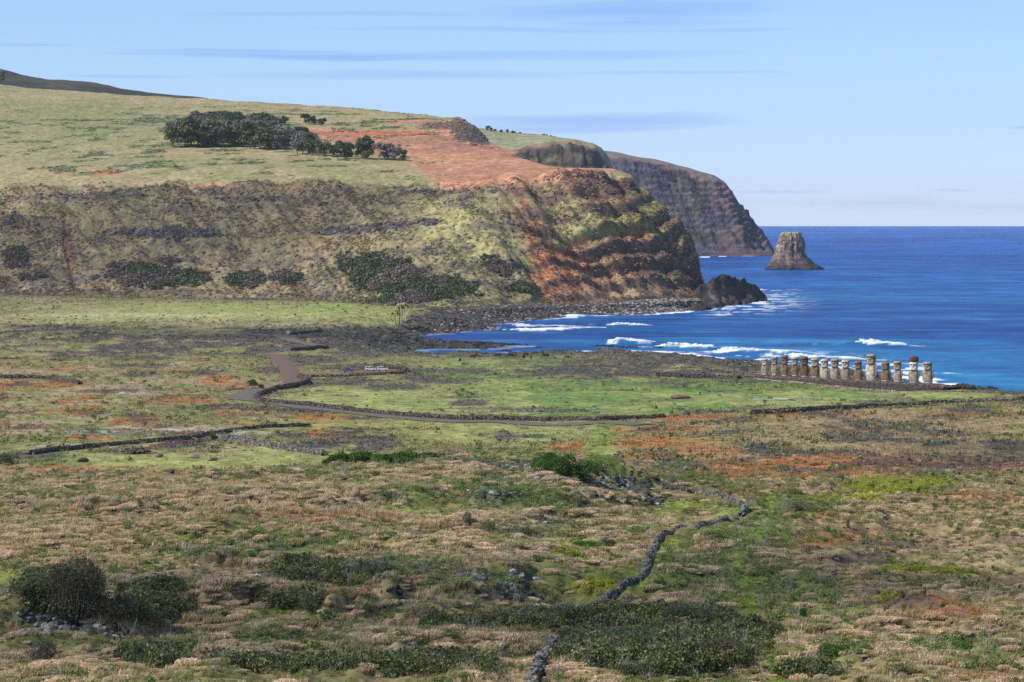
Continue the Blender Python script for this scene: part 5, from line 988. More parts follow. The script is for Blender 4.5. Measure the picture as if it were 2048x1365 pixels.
outcrop(1020,1168,30,14,18,15,RLICH,'pale lichened boulders right of the upper shelf')
outcrop(1045,1200,50,12,24,15,RDARK,'dark jumbled boulders below the pale lichened ones')
outcrop(1080,1208,24,8,10,13,RLICH,'single white-spotted boulder group near the wall end')
outcrop(1125,1210,24,5,9,7,RDARK,'small dark stones on the grass beside the foreground wall')
outcrop(700,1240,44,8,24,10,RDARK,'black rock bank half buried in dry grass',0)
outcrop(430,1236,9,4,4,11,RDARK,'two black boulders on the bright grass patch')
outcrop(458,1222,7,3,2,8,RDARK,'small black boulder behind the two on the bright grass')
outcrop(990,992,44,10,22,11,RLICH,'grey rock ledge on the top of the mound')
outcrop(930,932,60,5,24,8,RLICH,'pale stones along the crest of the mound, left part')
outcrop(1040,938,60,7,28,9,RLICH,'pale stones along the crest of the mound, right part')
outcrop(1090,948,40,16,26,13,RLICH,'lichened rocks at the left foot of the knoll bush')
outcrop(1175,982,40,18,40,13,RDARK,'dark rocks on the left flank of the rocky knoll',8)
outcrop(1235,975,44,18,60,14,RLICH,'upper part of the grey jumbled knoll',14)
outcrop(1290,992,36,14,46,14,RDARK,'steep dark right-hand end of the rocky knoll',22)
outcrop(1090,1046,30,5,14,8,RDARK,'dark flat rocks in the hollow below the knoll')
outcrop(1230,1010,36,5,12,7,RDARK,'small dark rocks on the grass below the knoll')
outcrop(560,1145,60,5,18,8,RDARK,'dark stones under the shaded grass ridge')
outcrop(880,950,20,4,8,7,RDARK,'low stones on the mound behind the green bushes')
for x, y, s, lab in ((340,946,9,'dark boulder alone on the rusty ground, left one of two'),(428,947,10,'dark boulder alone on the rusty ground, right one of two'),(1373,831,9,'large black boulder beside the long stone wall'),(1355,832,4,'small black stone next to the large one by the wall'),
        (553,867,7,'dark rock beside the small enclosure'),(318,915,10,'brown boulder at the right end of the stone heap'),(390,917,8,'brown boulder on the bright turf of the left field'),(425,922,10,'flat brown rock right of the brown boulder'),(820,825,4,'small dark stone by the roadside'),(166,924,9,'flat dark stone on the turf in the left field'),(962,872,6,'rounded stone lying in the grass beyond the bushes'),(1300,902,5,'stone beside the grassy track'),(1658,878,8,'dark rusty stone in the right-hand field')):
    g = ground(x, y, 0, 1000); k = s*g.y/F; put_rock('boulder', random.choice(STM), RDARK if 'black' in lab or 'dark' in lab else RWFAR, g+Vector((0, 0, k*.3)), (k*1.2, k, k*.9), (0, 0, random.random()*6), label=lab, category='boulder')
g = ground(1360, 798, 0, 1000); k = g.y/F; t = link('fallen_statue', None, loc=g, label='toppled reddish brown statue lying on the bright turf', category='statue')
put_rock('torso', rock_mesh(91, 3, .5, name='torso'), rock_mat('fallen_tuff', L(96,76,66), L(132,106,90)), Vector((0, 0, 3.5*k)), (17*k, 12*k, 12*k), (0, 0, .1), t); put_rock('head', rock_mesh(92, 2, .5, name='head'), bpy.data.materials['fallen_tuff'], Vector((16*k, 0, 1.5*k)), (8*k, 6*k, 7*k), (0, 0, .3), t)
# ------------------------------------------------------------------ dry stone walls
def wall(pts, h, th, st, label, mat, parts=0, dmin=0, dmax=1e9, name='stone_wall', nsub=10):
    w = [ground(x, y, dmin, dmax) for x, y in pts]; path = []
    for i in range(len(w)-1):
        L_ = (w[i+1]-w[i]).length; n = max(1, int(L_/st))
        for k in range(n): path.append(w[i].lerp(w[i+1], k/n))
    path.append(w[-1]); pa = np.array([tuple(v) for v in path]); kk = min(9, len(pa)//2*2-1)
    if kk > 2: pa = np.stack([np.convolve(np.pad(pa[:, j], kk//2, 'edge'), np.ones(kk)/kk, 'valid') for j in range(3)], 1)
    o = link(name, None, loc=Vector(pa[0]), label=label, category='wall', group=None); stones = []
    rows = max(2, int(round(h/(st*.62))))
    for i in range(len(pa)):
        a = pa[max(i-1, 0)]; b = pa[min(i+1, len(pa)-1)]; tx, ty = b[0]-a[0], b[1]-a[1]; m = math.hypot(tx, ty) or 1; nx, ny = -ty/m, tx/m; gz = zat(pa[i][0], pa[i][1])
        hh = h*(.85+.3*vn(i*.11, 3.3, 5))
        for r_ in range(rows):
            z = gz-st*.1+(r_+.4)*hh/rows
            for s in ((-1, 1) if r_ < rows-1 else (-.45, .5)):
                if random.random() < (.04 if r_ < rows-1 else .3): continue
                off = th/2*(1-.35*r_/rows)*s; stones.append((pa[i][0]+nx*off+random.gauss(0, st*.12), pa[i][1]+ny*off+random.gauss(0, st*.12), z+random.gauss(0, st*.08), st*random.uniform(.42, .72), math.atan2(ty, tx)+random.gauss(0, .5)))
    # rubble core between the faces
    V = []; 
    for i in range(len(pa)):
        a = pa[max(i-1, 0)]; b = pa[min(i+1, len(pa)-1)]; tx, ty = b[0]-a[0], b[1]-a[1]; m = math.hypot(tx, ty) or 1; nx, ny = -ty/m, tx/m; gz = zat(pa[i][0], pa[i][1])
        for u, z in ((-.42, -.2), (-.3, h*.8), (.3, h*.8), (.42, -.2)): V.append((pa[i][0]+nx*u*th, pa[i][1]+ny*u*th, gz+z))
    me = mesh_np('core', np.array(V)-pa[0], grid_q(len(pa), 4)); link('core', me, mat, o)
    stones.sort(key=lambda q: q[1]); near, rest = stones[:parts], stones[parts:]
    for x, y, z, s, rz in near: put_rock('stone', random.choice(STL), mat, Vector((x, y, z))-Vector(pa[0]), (s*random.uniform(.9, 1.3), s*random.uniform(.7, 1), s*random.uniform(.6, .9)), (random.gauss(0, .25), random.gauss(0, .25), rz), o)
    if rest:
        a = np.array(rest); n = len(a); B = WB[rng.integers(0, len(WB), n)]*np.stack([a[:, 3]*rng.uniform(.9, 1.3, n), a[:, 3]*rng.uniform(.7, 1, n), a[:, 3]*rng.uniform(.6, .9, n)], 1)[:, None]
        c_, s_ = np.cos(a[:, 4])[:, None], np.sin(a[:, 4])[:, None]; X2 = B[..., 0]*c_-B[..., 1]*s_; Y2 = B[..., 0]*s_+B[..., 1]*c_
        Vv = np.stack([X2, Y2, B[..., 2]], -1)+a[:, None, :3]-pa[0]; Ff = (WF[None]+np.arange(n)[:, None, None]*WB.shape[1]).reshape(-1, 4)
        me = mesh_np('stones', Vv.reshape(-1, 3), Ff, False); tone = np.repeat(rng.uniform(.6, 1.35, n), WB.shape[1]); set_col(me, tone[:, None]*np.ones((1, 3))); link('stones', me, mat_far[mat.name], o, kind='stuff')
    return o
STL = [rock_mesh(170+s, 1, .8, name='wall_stone', jag=.8) for s in range(8)]
cube = np.array([(x, y, z) for x in (-1, 1) for y in (-1, 1) for z in (-1, 1)], float); WF = np.array([(0,1,3,2),(4,6,7,5),(0,4,5,1),(2,3,7,6),(0,2,6,4),(1,5,7,3)])
WB = np.stack([cube*.8*(1+(np.random.default_rng(s).random((8, 3))-.5)*.55) for s in range(10)])
def wall_stuff_mat(nm, c1, c2): return noise_mat(nm, c1, c2, scale=1.4, attr='col', bump=.5, dist=.08, contrast=(.3, .7))
mat_far = {'wall_stone': wall_stuff_mat('wall_stone_mass', L(64,60,58), L(150,145,136)), 'far_wall_stone': wall_stuff_mat('far_wall_stone_mass', L(58,50,48), L(122,108,100))}
wall([(1060,1400),(1066,1362),(1078,1340),(1098,1312),(1118,1286),(1132,1268)], .7, .7, .3, 'lowest stretch of the winding stone wall, at the bottom edge', RWALL, 300)
wall([(1155,1226),(1200,1205),(1250,1172),(1290,1148),(1299,1132),(1300,1108),(1312,1088),(1345,1068),(1400,1052),(1445,1044),(1470,1040)], .62, .6, .28, 'winding stone wall climbing between bright grass and green scrub', RWALL, 300, dmax=560)
wall([(1478,1036),(1490,1026),(1484,1012),(1465,1002),(1440,994),(1400,988),(1350,980),(1320,976)], .62, .65, .3, 'looped upper end of the winding stone wall round the small green field', RWALL, 60, dmax=560)
wall([(548,782),(522,790),(512,797),(522,804),(560,808),(620,813),(700,823),(800,833),(900,840),(1000,841),(1100,843),(1200,842),(1330,837)], 1.15, 1.3, .5, 'long dark stone wall following the road round the bright lawn', RWFAR)
wall([(548,782),(580,777),(616,769),(612,762),(600,756)], 1.5, 1.5, .55, 'dark stone wall turning the corner at the road bend', RWFAR)
wall([(612,755),(660,754),(700,753),(760,750),(812,747)], .8, 1.3, .55, 'dark wall in front of the parked cars', RWFAR); wall([(812,745),(811,741),(780,738),(750,733)], 1.3, 1.3, .55, 'dark wall closing off the far end of the parking strip', RWFAR)
wall([(583,702),(620,700),(655,697)], 1.3, 1.3, .6, 'short dark wall right of the road, nearer one', RWFAR); wall([(583,670),(610,668),(642,663)], 1.3, 1.3, .65, 'short dark wall behind the parked white van, the farther one', RWFAR)
wall([(1500,830),(1600,825),(1700,820),(1800,815),(1900,809),(2048,803),(2150,799)], 1.25, 1.4, .5, 'long stone wall running to the right edge below the platform', RWFAR, dmin=640)
wall([(60,910),(120,902),(180,896),(250,890),(300,886),(350,881),(385,879)], .95, 1.2, .45, 'stone wall across the left field, left stretch', RWFAR, dmin=540); wall([(385,879),(440,868),(470,862),(520,857),(620,853)], .8, 1.1, .45, 'pale-topped stone wall of the left field, right stretch', RWFAR, dmin=540)
wall([(437,876),(480,884),(530,893),(590,903),(650,912)], 1.1, 1.3, .48, 'stone wall branching down from the left field towards the bushes', RWALL, dmin=540); wall([(-60,757),(0,757),(100,759),(150,766),(160,770)], 1.1, 1.3, .55, 'low stone wall at the left edge of the plain', RWFAR)
wall([(1310,753),(1380,756),(1440,758),(1480,760)], 1.3, 2.2, .55, 'low ruined stone wing left of the statue platform', RWFAR)
# stone heap on the left field
g = ground(272, 908, 540); t = link('stone_heap', None, loc=g, label='heaped drystone mound beside the left field wall', category='stone heap')
for i in range(170):
    u = random.gauss(0, .40); x_ = u*3.6; hgt = max(.15, 1.7*(1-abs(u)**1.5)); y_ = random.gauss(0, 1.0); z = random.random()**.7*hgt*max(.2, 1-abs(y_)/2.6); s = random.uniform(.2, .42); put_rock('stone', random.choice(STL), RWFAR, Vector((x_, y_, zat(g.x+x_, g.y+y_)-g.z+z)), (s*1.2, s, s*.8), (0, 0, random.random()*6), t)
# ------------------------------------------------------------------ statues and their platform
M1 = [  # px, base row, top row, width px, torso tone, head tone, head share, label
 (1530,748.6,717.8,11.5,'tan','pale',.40,'leftmost statue of the row, with a whitish weathered head'),
 (1549.5,749.8,713.8,11,'tan','tan',.42,'second statue from the left, slim and tan'),
 (1569.5,751.5,711,12.5,'brown','brown',.42,'third statue from the left, taller and dark brown'),
 (1590,751,715,11.5,'brown','grey',.40,'fourth statue from the left, small with a narrow grey face'),
 (1609.5,752.7,714,14,'dark','dark',.40,'fifth statue from the left, darkest brown with a lumpy crown'),
 (1630.5,754,717,14.5,'brown','grey',.41,'sixth statue from the left, broad with a mottled pinkish head'),
 (1649.5,756,718.8,14.5,'pale','pale',.42,'seventh statue from the left, palest cream all over'),
 (1670,757.6,717.8,15,'grey','tan',.41,'eighth statue from the left, grey torso under a tan square head'),
 (1691.5,758,720.8,15,'tan','pale',.39,'ninth statue from the left, light face with dark eye sockets'),
 (1717,760,723,13.5,'brown','brown',.38,'tenth statue from the left, small brown one left of the tallest'),
 (1743,760.6,708.5,17.5,'pale','tan',.37,'tallest statue, with tan head over a pale torso'),
 (1771.5,761.6,725.3,15.5,'brown','brown',.38,'plain-faced brown statue just right of the tallest'),
 (1795.5,762.7,722.6,14.5,'grey','tan',.41,'statue between the plain-faced one and the red-hatted one'),
 (1828.2,764.5,724.4,16.5,'tan','white',.39,'statue wearing the red topknot, with a whitened face'),
 (1856,765.6,724.4,16.5,'tan','tan',.37,'rightmost statue of the row, light brown with a square jaw')]
def tuff(n, c1, c2, c3=None):
    m, nt, b = new_mat('tuff_'+n); l = nt.links.new; t = nt.nodes.new('ShaderNodeTexCoord'); n1 = nt.nodes.new('ShaderNodeTexNoise'); n1.inputs['Scale'].default_value = .9; n1.inputs['Detail'].default_value = 6; n1.inputs['Roughness'].default_value = .65; l(t.outputs['Object'], n1.inputs['Vector'])
    l(wramp(n1.outputs[0], [(.36, tuple(c1)), (.5, tuple(c2)), (.64, tuple(c3 if c3 is not None else c2*1.3))], nt), b.inputs['Base Color']); b.inputs['Roughness'].default_value = .92; b.inputs['Specular IOR Level'].default_value = .15
    bp = nt.nodes.new('ShaderNodeBump'); bp.inputs['Strength'].default_value = .6; bp.inputs['Distance'].default_value = .15; l(n1.outputs[0], bp.inputs['Height']); l(bp.outputs[0], b.inputs['Normal']); return m
TF = {'tan': tuff('tan', L(118,100,80), L(156,140,118), L(186,174,154)), 'pale': tuff('pale', L(140,120,94), L(190,178,156), L(224,216,200)), 'brown': tuff('brown', L(92,74,56), L(132,108,86), L(156,138,116)), 'dark': tuff('dark', L(80,62,46), L(112,88,66), L(134,112,88)), 'grey': tuff('grey', L(122,108,92), L(164,152,136), L(194,188,176)), 'white': tuff('white', L(180,168,150), L(214,208,196), L(236,232,224)), 'red': tuff('red', L(74,42,38), L(104,60,52), L(140,96,86))}
def loft(levels, ns, fn):
    V = []; Fq = []
    for i in range(levels+1):
        t = i/levels
        for k in range(ns): V.append(fn(t, 6.28318*k/ns))
    for i in range(levels):
        for k in range(ns): j = (k+1) % ns; Fq.append((i*ns+k, i*ns+j, (i+1)*ns+j, (i+1)*ns+k))
    Fq.append(tuple(range(ns))[::-1]); Fq.append(tuple(levels*ns+k for k in range(ns))); return V, Fq
def pyd(nm, V, Fq, smooth=True):
    me = bpy.data.meshes.new(nm); me.from_pydata(V, [], Fq); 
    for p_ in me.polygons: p_.use_smooth = smooth
    return me
def gs(x, s): return math.exp(-(x/s)**2)
def head_mesh(w, h, seed, plain=False, lumpy=False):
    r = random.Random(seed); ns = 40; dp = w*.92; ph = r.random()*9
    def fn(t, a):
        ca, sa = math.cos(a), math.sin(a); q = (abs(ca)**4+abs(sa)**4)**(-1/4)
        hw = w/2*(.86+.16*math.sin(min(1, t*1.25)*math.pi*.62))*(1-.22*max(0, t-.9)/.1)*(1-.10*max(0, .16-t)/.16); hd = dp/2*(.92+.10*t)*(1-.25*max(0, t-.9)/.1)
        x, y = hw*q*ca, hd*q*sa; u = x/(w/2)
        if sa < -.2 and abs(u) < .98:                 # the face looks along -Y
            f = 0
            if not plain:
                f += .13*gs(t-.80, .055)*(1-gs(u, .0001)) + .16*gs(u, .17)*ss(np.array(t), .36, .44)*(1-ss(np.array(t), .70, .84))*(1.45-t)
                f -= .15*(gs(u-.46, .26)+gs(u+.46, .26))*gs(t-.66, .085); f += .07*gs(t-.27, .035)*gs(u, .5)+.06*gs(t-.18, .03)*gs(u, .48)-.05*gs(t-.225, .02)*gs(u, .5)
                f += .10*gs(t-.05, .07)*gs(u, .7)-.05*(gs(u-.6, .2)+gs(u+.6, .2))*gs(t-.38, .16)
            else: f += .04*gs(t-.8, .1)+.06*gs(u, .2)*gs(t-.5, .2)
            y -= float(f)*w*1.15
        if lumpy and t > .86: x *= 1+.1*math.sin(a*3+ph); y *= 1+.1*math.sin(a*4)
        return (x, y, t*h+(.10*w*math.sin(a*2+ph)*(1.0 if lumpy else .35) if t > .95 else 0))
    return pyd('head', *loft(34, ns, fn))
def torso_mesh(w, h, seed):
    r = random.Random(seed); ns = 36; dp = w*.60
    def fn(t, a):
        ca, sa = math.cos(a), math.sin(a); q = (abs(ca)**3.2+abs(sa)**3.2)**(-1/3.2); hw = w/2*(.86+.14*math.sin(t*math.pi*.72+.25))*(1-.42*float(ss(np.array(t), .88, 1.0))); hd = dp/2*(1.0+.06*math.sin(t*3))*(1-.15*float(ss(np.array(t), .85, 1)))
        x, y = hw*q*ca, hd*q*sa; u = x/(w/2)
        if sa < 0: y -= w*(.10*gs(u, .6)*gs(t-.25, .24)+.03*(gs(u-.4, .22)+gs(u+.4, .22))*gs(t-.74, .1)-.05*gs(u, .09)*gs(t-.26, .03)-.03*gs(u, .1)*gs(t-.8, .2))
        return (x, y, t*h)
    return pyd('torso', *loft(26, ns, fn))
def bar(pts, rs, ns=8, flat=1.0):
    V, Fq = [], []
    for i, (p_, r_) in enumerate(zip(pts, rs)):
        for k in range(ns): a = 6.28318*k/ns; V.append((p_[0]+r_*math.cos(a), p_[1]+r_*flat*math.sin(a), p_[2]))
        if i:
            for k in range(ns): j = (k+1) % ns; Fq.append(((i-1)*ns+k, (i-1)*ns+j, i*ns+j, i*ns+k))
    Fq.append(tuple(range(ns))[::-1]); Fq.append(tuple((len(pts)-1)*ns+k for k in range(ns))); return V, Fq
YAW = R(-30)
statue_pos = []
for i, (px, by, ty, wp_, tt_, ht_, hs, lab) in enumerate(M1):
    d = np.interp(px, [1530, 1856], [972, 925]); k = d/F; base = P(px, by, d); Ht = (by-ty)*k; w = wp_*k*1.18; statue_pos.append(base)
    t = link('moai_statue', None, loc=base, label=lab, category='statue', group='statues standing in a row on the platform'); t.rotation_euler[2] = YAW+R((i*37 % 9)-4)
    hh = Ht*hs; th = Ht-hh
    link('torso', torso_mesh(w, th*1.03, i), TF[tt_], t)
    hd = link('head', head_mesh(w*.80, hh, i+30, plain=(i == 11), lumpy=(i in (4, 2))), TF[ht_], t, loc=(0, -w*.05, th))
    for s in (-1, 1):
        V, Fq = bar([(s*w*.50, 0, th*.90), (s*w*.535, -w*.01, th*.6), (s*w*.52, -w*.05, th*.34), (s*w*.46, -w*.20, th*.16)], [w*.07, w*.085, w*.075, w*.055], 8, 1.5); link('arm', pyd('arm', V, Fq), TF[tt_], t)
        V, Fq = bar([(0, 0, 0), (0, 0, hh*.22), (0, 0, hh*.48)], [w*.028, w*.04, w*.03], 6, 2.6); link('ear', pyd('ear', V, Fq), TF[ht_], hd, loc=(s*w*.40, w*.02, hh*.33))
    V, Fq = bar([(0, 0, -.35), (0, 0, .14)], [w*.52, w*.50], 10, .75); link('pedestal', pyd('pedestal', V, Fq), TF['grey'], t)
    if i == 13:
        V, Fq = bar([(0, 0, 0), (0, 0, .25), (0, 0, 1.25), (0, 0, 1.7), (0, 0, 1.85)], [w*.40, w*.47, w*.48, w*.40, w*.26], 20, .95); o = link('topknot', pyd('topknot', V, Fq), TF['red'], None, loc=base+Vector((0, 0, Ht-.05)), label='dark red stone topknot resting on a statue head', category='topknot')
# platform: a level crest of fitted stones with a long cobbled ramp towards the lawn
A = P(1502, 748.5, 977); B = P(1905, 769.5, 917); ax = (B-A); ax.z = 0; LN_ = ax.length; ax.normalize(); nrm = Vector((ax.y, -ax.x, 0)); nrm = nrm if nrm.y < 0 else -nrm
ztop = statue_pos[7].z-.02
plat = link('statue_platform', None, loc=Vector((A.x, A.y, 0)), label='long dark basalt platform carrying the row of statues', category='platform')
PM = rock_mat('platform_stone', L(74,62,58), L(118,100,92), None, .5); PM2 = rock_mat('kerb_stone', L(120,104,94), L(170,152,138), None, .7)
def zbase(u): return A.z+(B.z-A.z)*u
V = []; nu = 60; sec = [(-4.2, -3.5), (-3.6, -.25), (-2.2, -.05), (2.2, -.05), (2.9, -.25), (3.1, -.9), (99., 0.), (100., -1.)]
def toe(u): u = min(max(u, 0), 1); return 8+19*u
def zramp(u, o_):
    tq = A+ax*(u*LN_)+nrm*toe(u); zt = zat(tq.x, tq.y)+.05; return np.interp(o_, [3.1, toe(u)], [zbase(u)-.9, zt])
for i in range(nu+1):
    u = i/nu; e = (1-ss(np.array(u), .93, 1.0))*ss(np.array(u), -.03, .02)
    for o_, dz in sec:
        if o_ > 50: o2_ = toe(u)+(0 if o_ < 99.5 else 2); dz = zramp(u, toe(u))-zbase(u)-(0 if o_ < 99.5 else 1.5); o_ = o2_
        q = A+ax*(u*LN_)+nrm*o_; V.append((q.x-A.x, q.y-A.y, zbase(u)+dz+random.gauss(0, .05)-(1-float(e))*.8))
link('rubble_fill', mesh_np('rubble_fill', np.array(V), grid_q(nu+1, len(sec))), PM, plat)
cnt = 0
for row_o, row_z, sz, n, mt_ in ((3.0, -.42, .62, 88, PM), (4.2, -1.0, .5, 70, PM), (99, 0, .5, 70, PM2)):
    for i in range(n):
        u = (i+.5)/n; ro = row_o if row_o < 50 else toe(u); rz_ = row_z if row_o < 4 else zramp(u, ro)-zbase(u)+.1; q = A+ax*(u*LN_)+nrm*(ro+random.gauss(0, .1)); s = sz*random.uniform(.7, 1.25); cnt += 1
        put_rock('block', random.choice(STL), mt_, Vector((q.x-A.x, q.y-A.y, zbase(u)+rz_)), (s*1.3, s*.8, s*.8), (0, 0, math.atan2(ax.y, ax.x)+random.gauss(0, .15)), plat)
a = []; 
for i in range(5200):
    u = random.random(); o_ = random.uniform(3.6, toe(u)); q = A+ax*(u*LN_)+nrm*o_; a.append((q.x, q.y, zramp(u, o_)+.02, random.uniform(.16, .42)))
a = np.array(a); n = len(a); Bx = WB[rng.integers(0, len(WB), n)]*a[:, 3][:, None, None]*np.array([1.2, 1, .7]); Vv = Bx+a[:, None, :3]-np.array([A.x, A.y, 0]); me = mesh_np('ramp_cobbles', Vv.reshape(-1, 3), (WF[None]+np.arange(n)[:, None, None]*8).reshape(-1, 4), False); set_col(me, np.repeat(rng.uniform(.55, 1.5, n), 8)[:, None]*np.ones((1, 3))); link('ramp_cobbles', me, wall_stuff_mat('ramp_stone', L(76,66,62), L(110,96,88)), plat, kind='stuff')
pp = []; 
for i in range(1500):
    u = random.uniform(-.02, 1.06); o_ = random.uniform(-14, -3); q = A+ax*(u*LN_)+nrm*o_; pp.append((q.x, q.y, zbase(min(u, 1))+np.interp(o_, [-14, -3], [-4.2, -.6])))
pp = np.array(pp); scatter('rubble_behind_statues', RKS, pp, .35+.8*rng.random(len(pp))**2, nclr(L(72,66,64)*np.ones((len(pp), 1)), len(pp), .35), label='black rubble sloping down behind the statues')
# ------------------------------------------------------------------ vehicles, sign, posts
def box(bm, x0, x1, y0, y1, z0, z1, tx=0, ty=0, tf=0):
    v = [bm.verts.new((x+(tx if z == z1 and x == x0 else 0)-(tf if z == z1 and x == x1 else 0), y+(ty if z == z1 and y == y0 else 0)-(ty if z == z1 and y == y1 else 0), z)) for z in (z0, z1) for x, y in ((x0, y0), (x1, y0), (x1, y1), (x0, y1))]
    for f in ((3,2,1,0),(4,5,6,7),(0,1,5,4),(1,2,6,5),(2,3,7,6),(3,0,4,7)): bm.faces.new([v[i] for i in f])
def bme(nm, fn, bev=0.04):
    bm = bmesh.new(); fn(bm)
    if bev: bmesh.ops.bevel(bm, geom=bm.edges[:], offset=bev, segments=2, affect='EDGES', profile=.7)
    me = bpy.data.meshes.new(nm); bm.to_mesh(me); bm.free(); return me
def flat_mat(n, c, rough=.4, spec=.5, coat=0):
    m = noise_mat(n, np.asarray(c)*.92, np.asarray(c)*1.05, scale=3, rough=rough, spec=spec, bump=0); m.node_tree.nodes['Principled BSDF'].inputs['Coat Weight'].default_value = coat; return m
GLASS = flat_mat('dark_glass', (.02, .025, .03), .1, .6); TYRE = flat_mat('tyre_rubber', (.02, .02, .02), .9, .2); STEEL = flat_mat('wheel_rim', (.4, .4, .4), .4); LAMP = flat_mat('lamp_glass', (.7, .68, .6), .2); TAIL = flat_mat('tail_lamp', (.35, .02, .02), .3)
def cyl(nm, r_, w): 
    bm = bmesh.new(); bmesh.ops.create_cone(bm, cap_ends=True, segments=18, radius1=r_, radius2=r_, depth=w); bmesh.ops.rotate(bm, verts=bm.verts, matrix=Matrix.Rotation(R(90), 3, 'X')); me = bpy.data.meshes.new(nm); bm.to_mesh(me); bm.free(); return me
def vehicle(px, py, yaw, style, paint, label, sc=.85):
    g = ground(px, py, 850, 1400); g.z = zat(g.x, g.y); t = link('parked_car', None, loc=g, label=label, category='car'); t.rotation_euler[2] = R(yaw); t.scale = (sc,)*3; L_, Wd = (4.3, 1.75) if style != 'van' else (4.8, 1.9)
    def body(bm):
        box(bm, -L_/2, L_/2, -Wd/2, Wd/2, .38, .98, .05, .04, .05)
        if style == 'suv': box(bm, -L_/2+.12, L_*.18, -Wd/2+.08, Wd/2-.08, .96, 1.72, .16, .14, .42)
        elif style == 'pickup': box(bm, -L_*.46, L_*.20, -Wd/2+.07, Wd/2-.07, .96, 1.78, .05, .10, .36)
        elif style == 'van': box(bm, -L_/2+.04, L_*.36, -Wd/2+.04, Wd/2-.04, .96, 2.15, .06, .10, .45)
        else: box(bm, -L_*.30, L_*.20, -Wd/2+.1, Wd/2-.1, .96, 1.44, .45, .16, .55)
    link('body', bme('body', body), paint, t); zt = {'suv': 1.62, 'pickup': 1.66, 'van': 2.0, 'sedan': 1.38}[style]; x0, x1 = {'suv': (-1.75, .55), 'pickup': (-1.7, .65), 'van': (.3, 1.45), 'sedan': (-.95, .55)}[style]
    for s in (-1, 1):
        for a_, b_ in ((x0, (x0+x1)/2-.08), ((x0+x1)/2+.06, x1)): link('window', bme('window', lambda bm: box(bm, a_, b_, s*(Wd/2-.10)-.03, s*(Wd/2-.10)+.03, 1.16, zt-.08, .06, 0, .12), 0), GLASS, t)
    fx = {'suv': L_*.18-.12, 'pickup': L_*.20-.1, 'van': L_*.36-.1, 'sedan': L_*.20-.2}[style]
    link('windscreen', bme('windscreen', lambda bm: box(bm, fx-.08, fx+.1, -Wd/2+.22, Wd/2-.22, 1.04, zt, 0, .06, .3), 0), GLASS, t); bx = {'suv': -L_/2+.1, 'pickup': -L_*.46, 'van': -L_/2+.04, 'sedan': -L_*.30+.18}[style]
    link('rear_window', bme('rear_window', lambda bm: box(bm, bx-.03, bx+.12, -Wd/2+.28, Wd/2-.28, 1.1, zt, .1, .06), 0), GLASS, t)
    for x in (-L_*.30, L_*.31):
        for s in (-1, 1): wl_ = link('wheel', cyl('wheel', .34, .24), TYRE, t, loc=(x, s*(Wd/2-.10), .34)); link('rim', cyl('rim', .19, .04), STEEL, wl_, loc=(0, s*.115, 0))
    for s in (-1, 1): link('headlight', bme('headlight', lambda bm: box(bm, L_/2-.03, L_/2+.03, s*.62-.16, s*.62+.16, .66, .84), 0), LAMP, t); link('tail_lamp', bme('tail_lamp', lambda bm: box(bm, -L_/2-.03, -L_/2+.03, s*.7-.1, s*.7+.1, .66, .92), 0), TAIL, t)
    for x in (-L_/2-.02, L_/2+.02): link('bumper', bme('bumper', lambda bm: box(bm, x-.08, x+.08, -Wd/2+.05, Wd/2-.05, .38, .56), .02), flat_mat('bumper_trim', (.05, .05, .05), .6), t)
WHT = flat_mat('white_paint', (.8, .8, .8), .3, .5, .5); BLU = flat_mat('blue_paint', (.05, .08, .25), .3, .5, .5)
vehicle(697,744,8,'sedan',BLU,'dark blue car parked at the left end of the row'); vehicle(741,742,6,'suv',WHT,'white hatchback between the blue car and the boxy white one'); vehicle(765,742,6,'pickup',WHT,'boxy white off-road car at the right of the row'); vehicle(577,669,80,'van',WHT,'white van standing alone by the upper road',.62)
g = ground(793, 742, 850, 1200); k = g.y/F; put_rock('soil_heap', rock_mesh(301, 3, .5, name='soil_heap'), rock_mat('orange_soil', L(170,100,60), L(200,130,84)), g, (4.5*k, 4*k, 5*k), (0, 0, .4), label='small heap of orange soil at the end of the parking strip', category='soil heap')
g = ground(566, 690, 850, 1400); k = g.y/F; put_rock('soil_heap', rock_mesh(302, 3, .5, name='soil_heap'), rock_mat('brown_soil', L(110,74,58), L(140,96,76)), g, (8*k, 6*k, 6*k), (0, 0, .4), label='low brown soil heap left of the upper road', category='soil heap')
YEL = flat_mat('sign_yellow', L(235,180,20), .5); BLK = flat_mat('sign_black', (.02, .02, .02), .5)
g = ground(617, 690, 1000, 1400); t = link('road_sign', None, loc=g, label='yellow diamond warning sign with black arrow beside the upper road', category='sign')
link('post', bme('post', lambda bm: box(bm, -.05, .05, -.05, .05, -.3, 2.0), 0), STEEL, t); dm = bme('panel', lambda bm: box(bm, -.62, .62, -.03, .03, -.62, .62), .02); o = link('panel', dm, YEL, t, loc=(0, -.09, 1.75)); o.rotation_euler[1] = R(45)
def arrow(bm):
    for poly in ([(-.07,-.35),(.07,-.35),(.07,.0),(-.07,.0)], [(-.07,.0),(.07,.0),(.25,.14),(.16,.26)], [(.08,.30),(.36,.36),(.30,.08)]):
        f = [bm.verts.new((x, 0, z)) for x, z in poly]; bm.faces.new(f)
    r_ = bmesh.ops.extrude_face_region(bm, geom=bm.faces[:]); bmesh.ops.translate(bm, verts=[v for v in r_['geom'] if isinstance(v, bmesh.types.BMVert)], vec=(0, -.02, 0))
link('arrow', bme('arrow', arrow, 0), BLK, t, loc=(0, -.135, 1.72))
PW = flat_mat('white_post', (.7, .7, .68), .6)
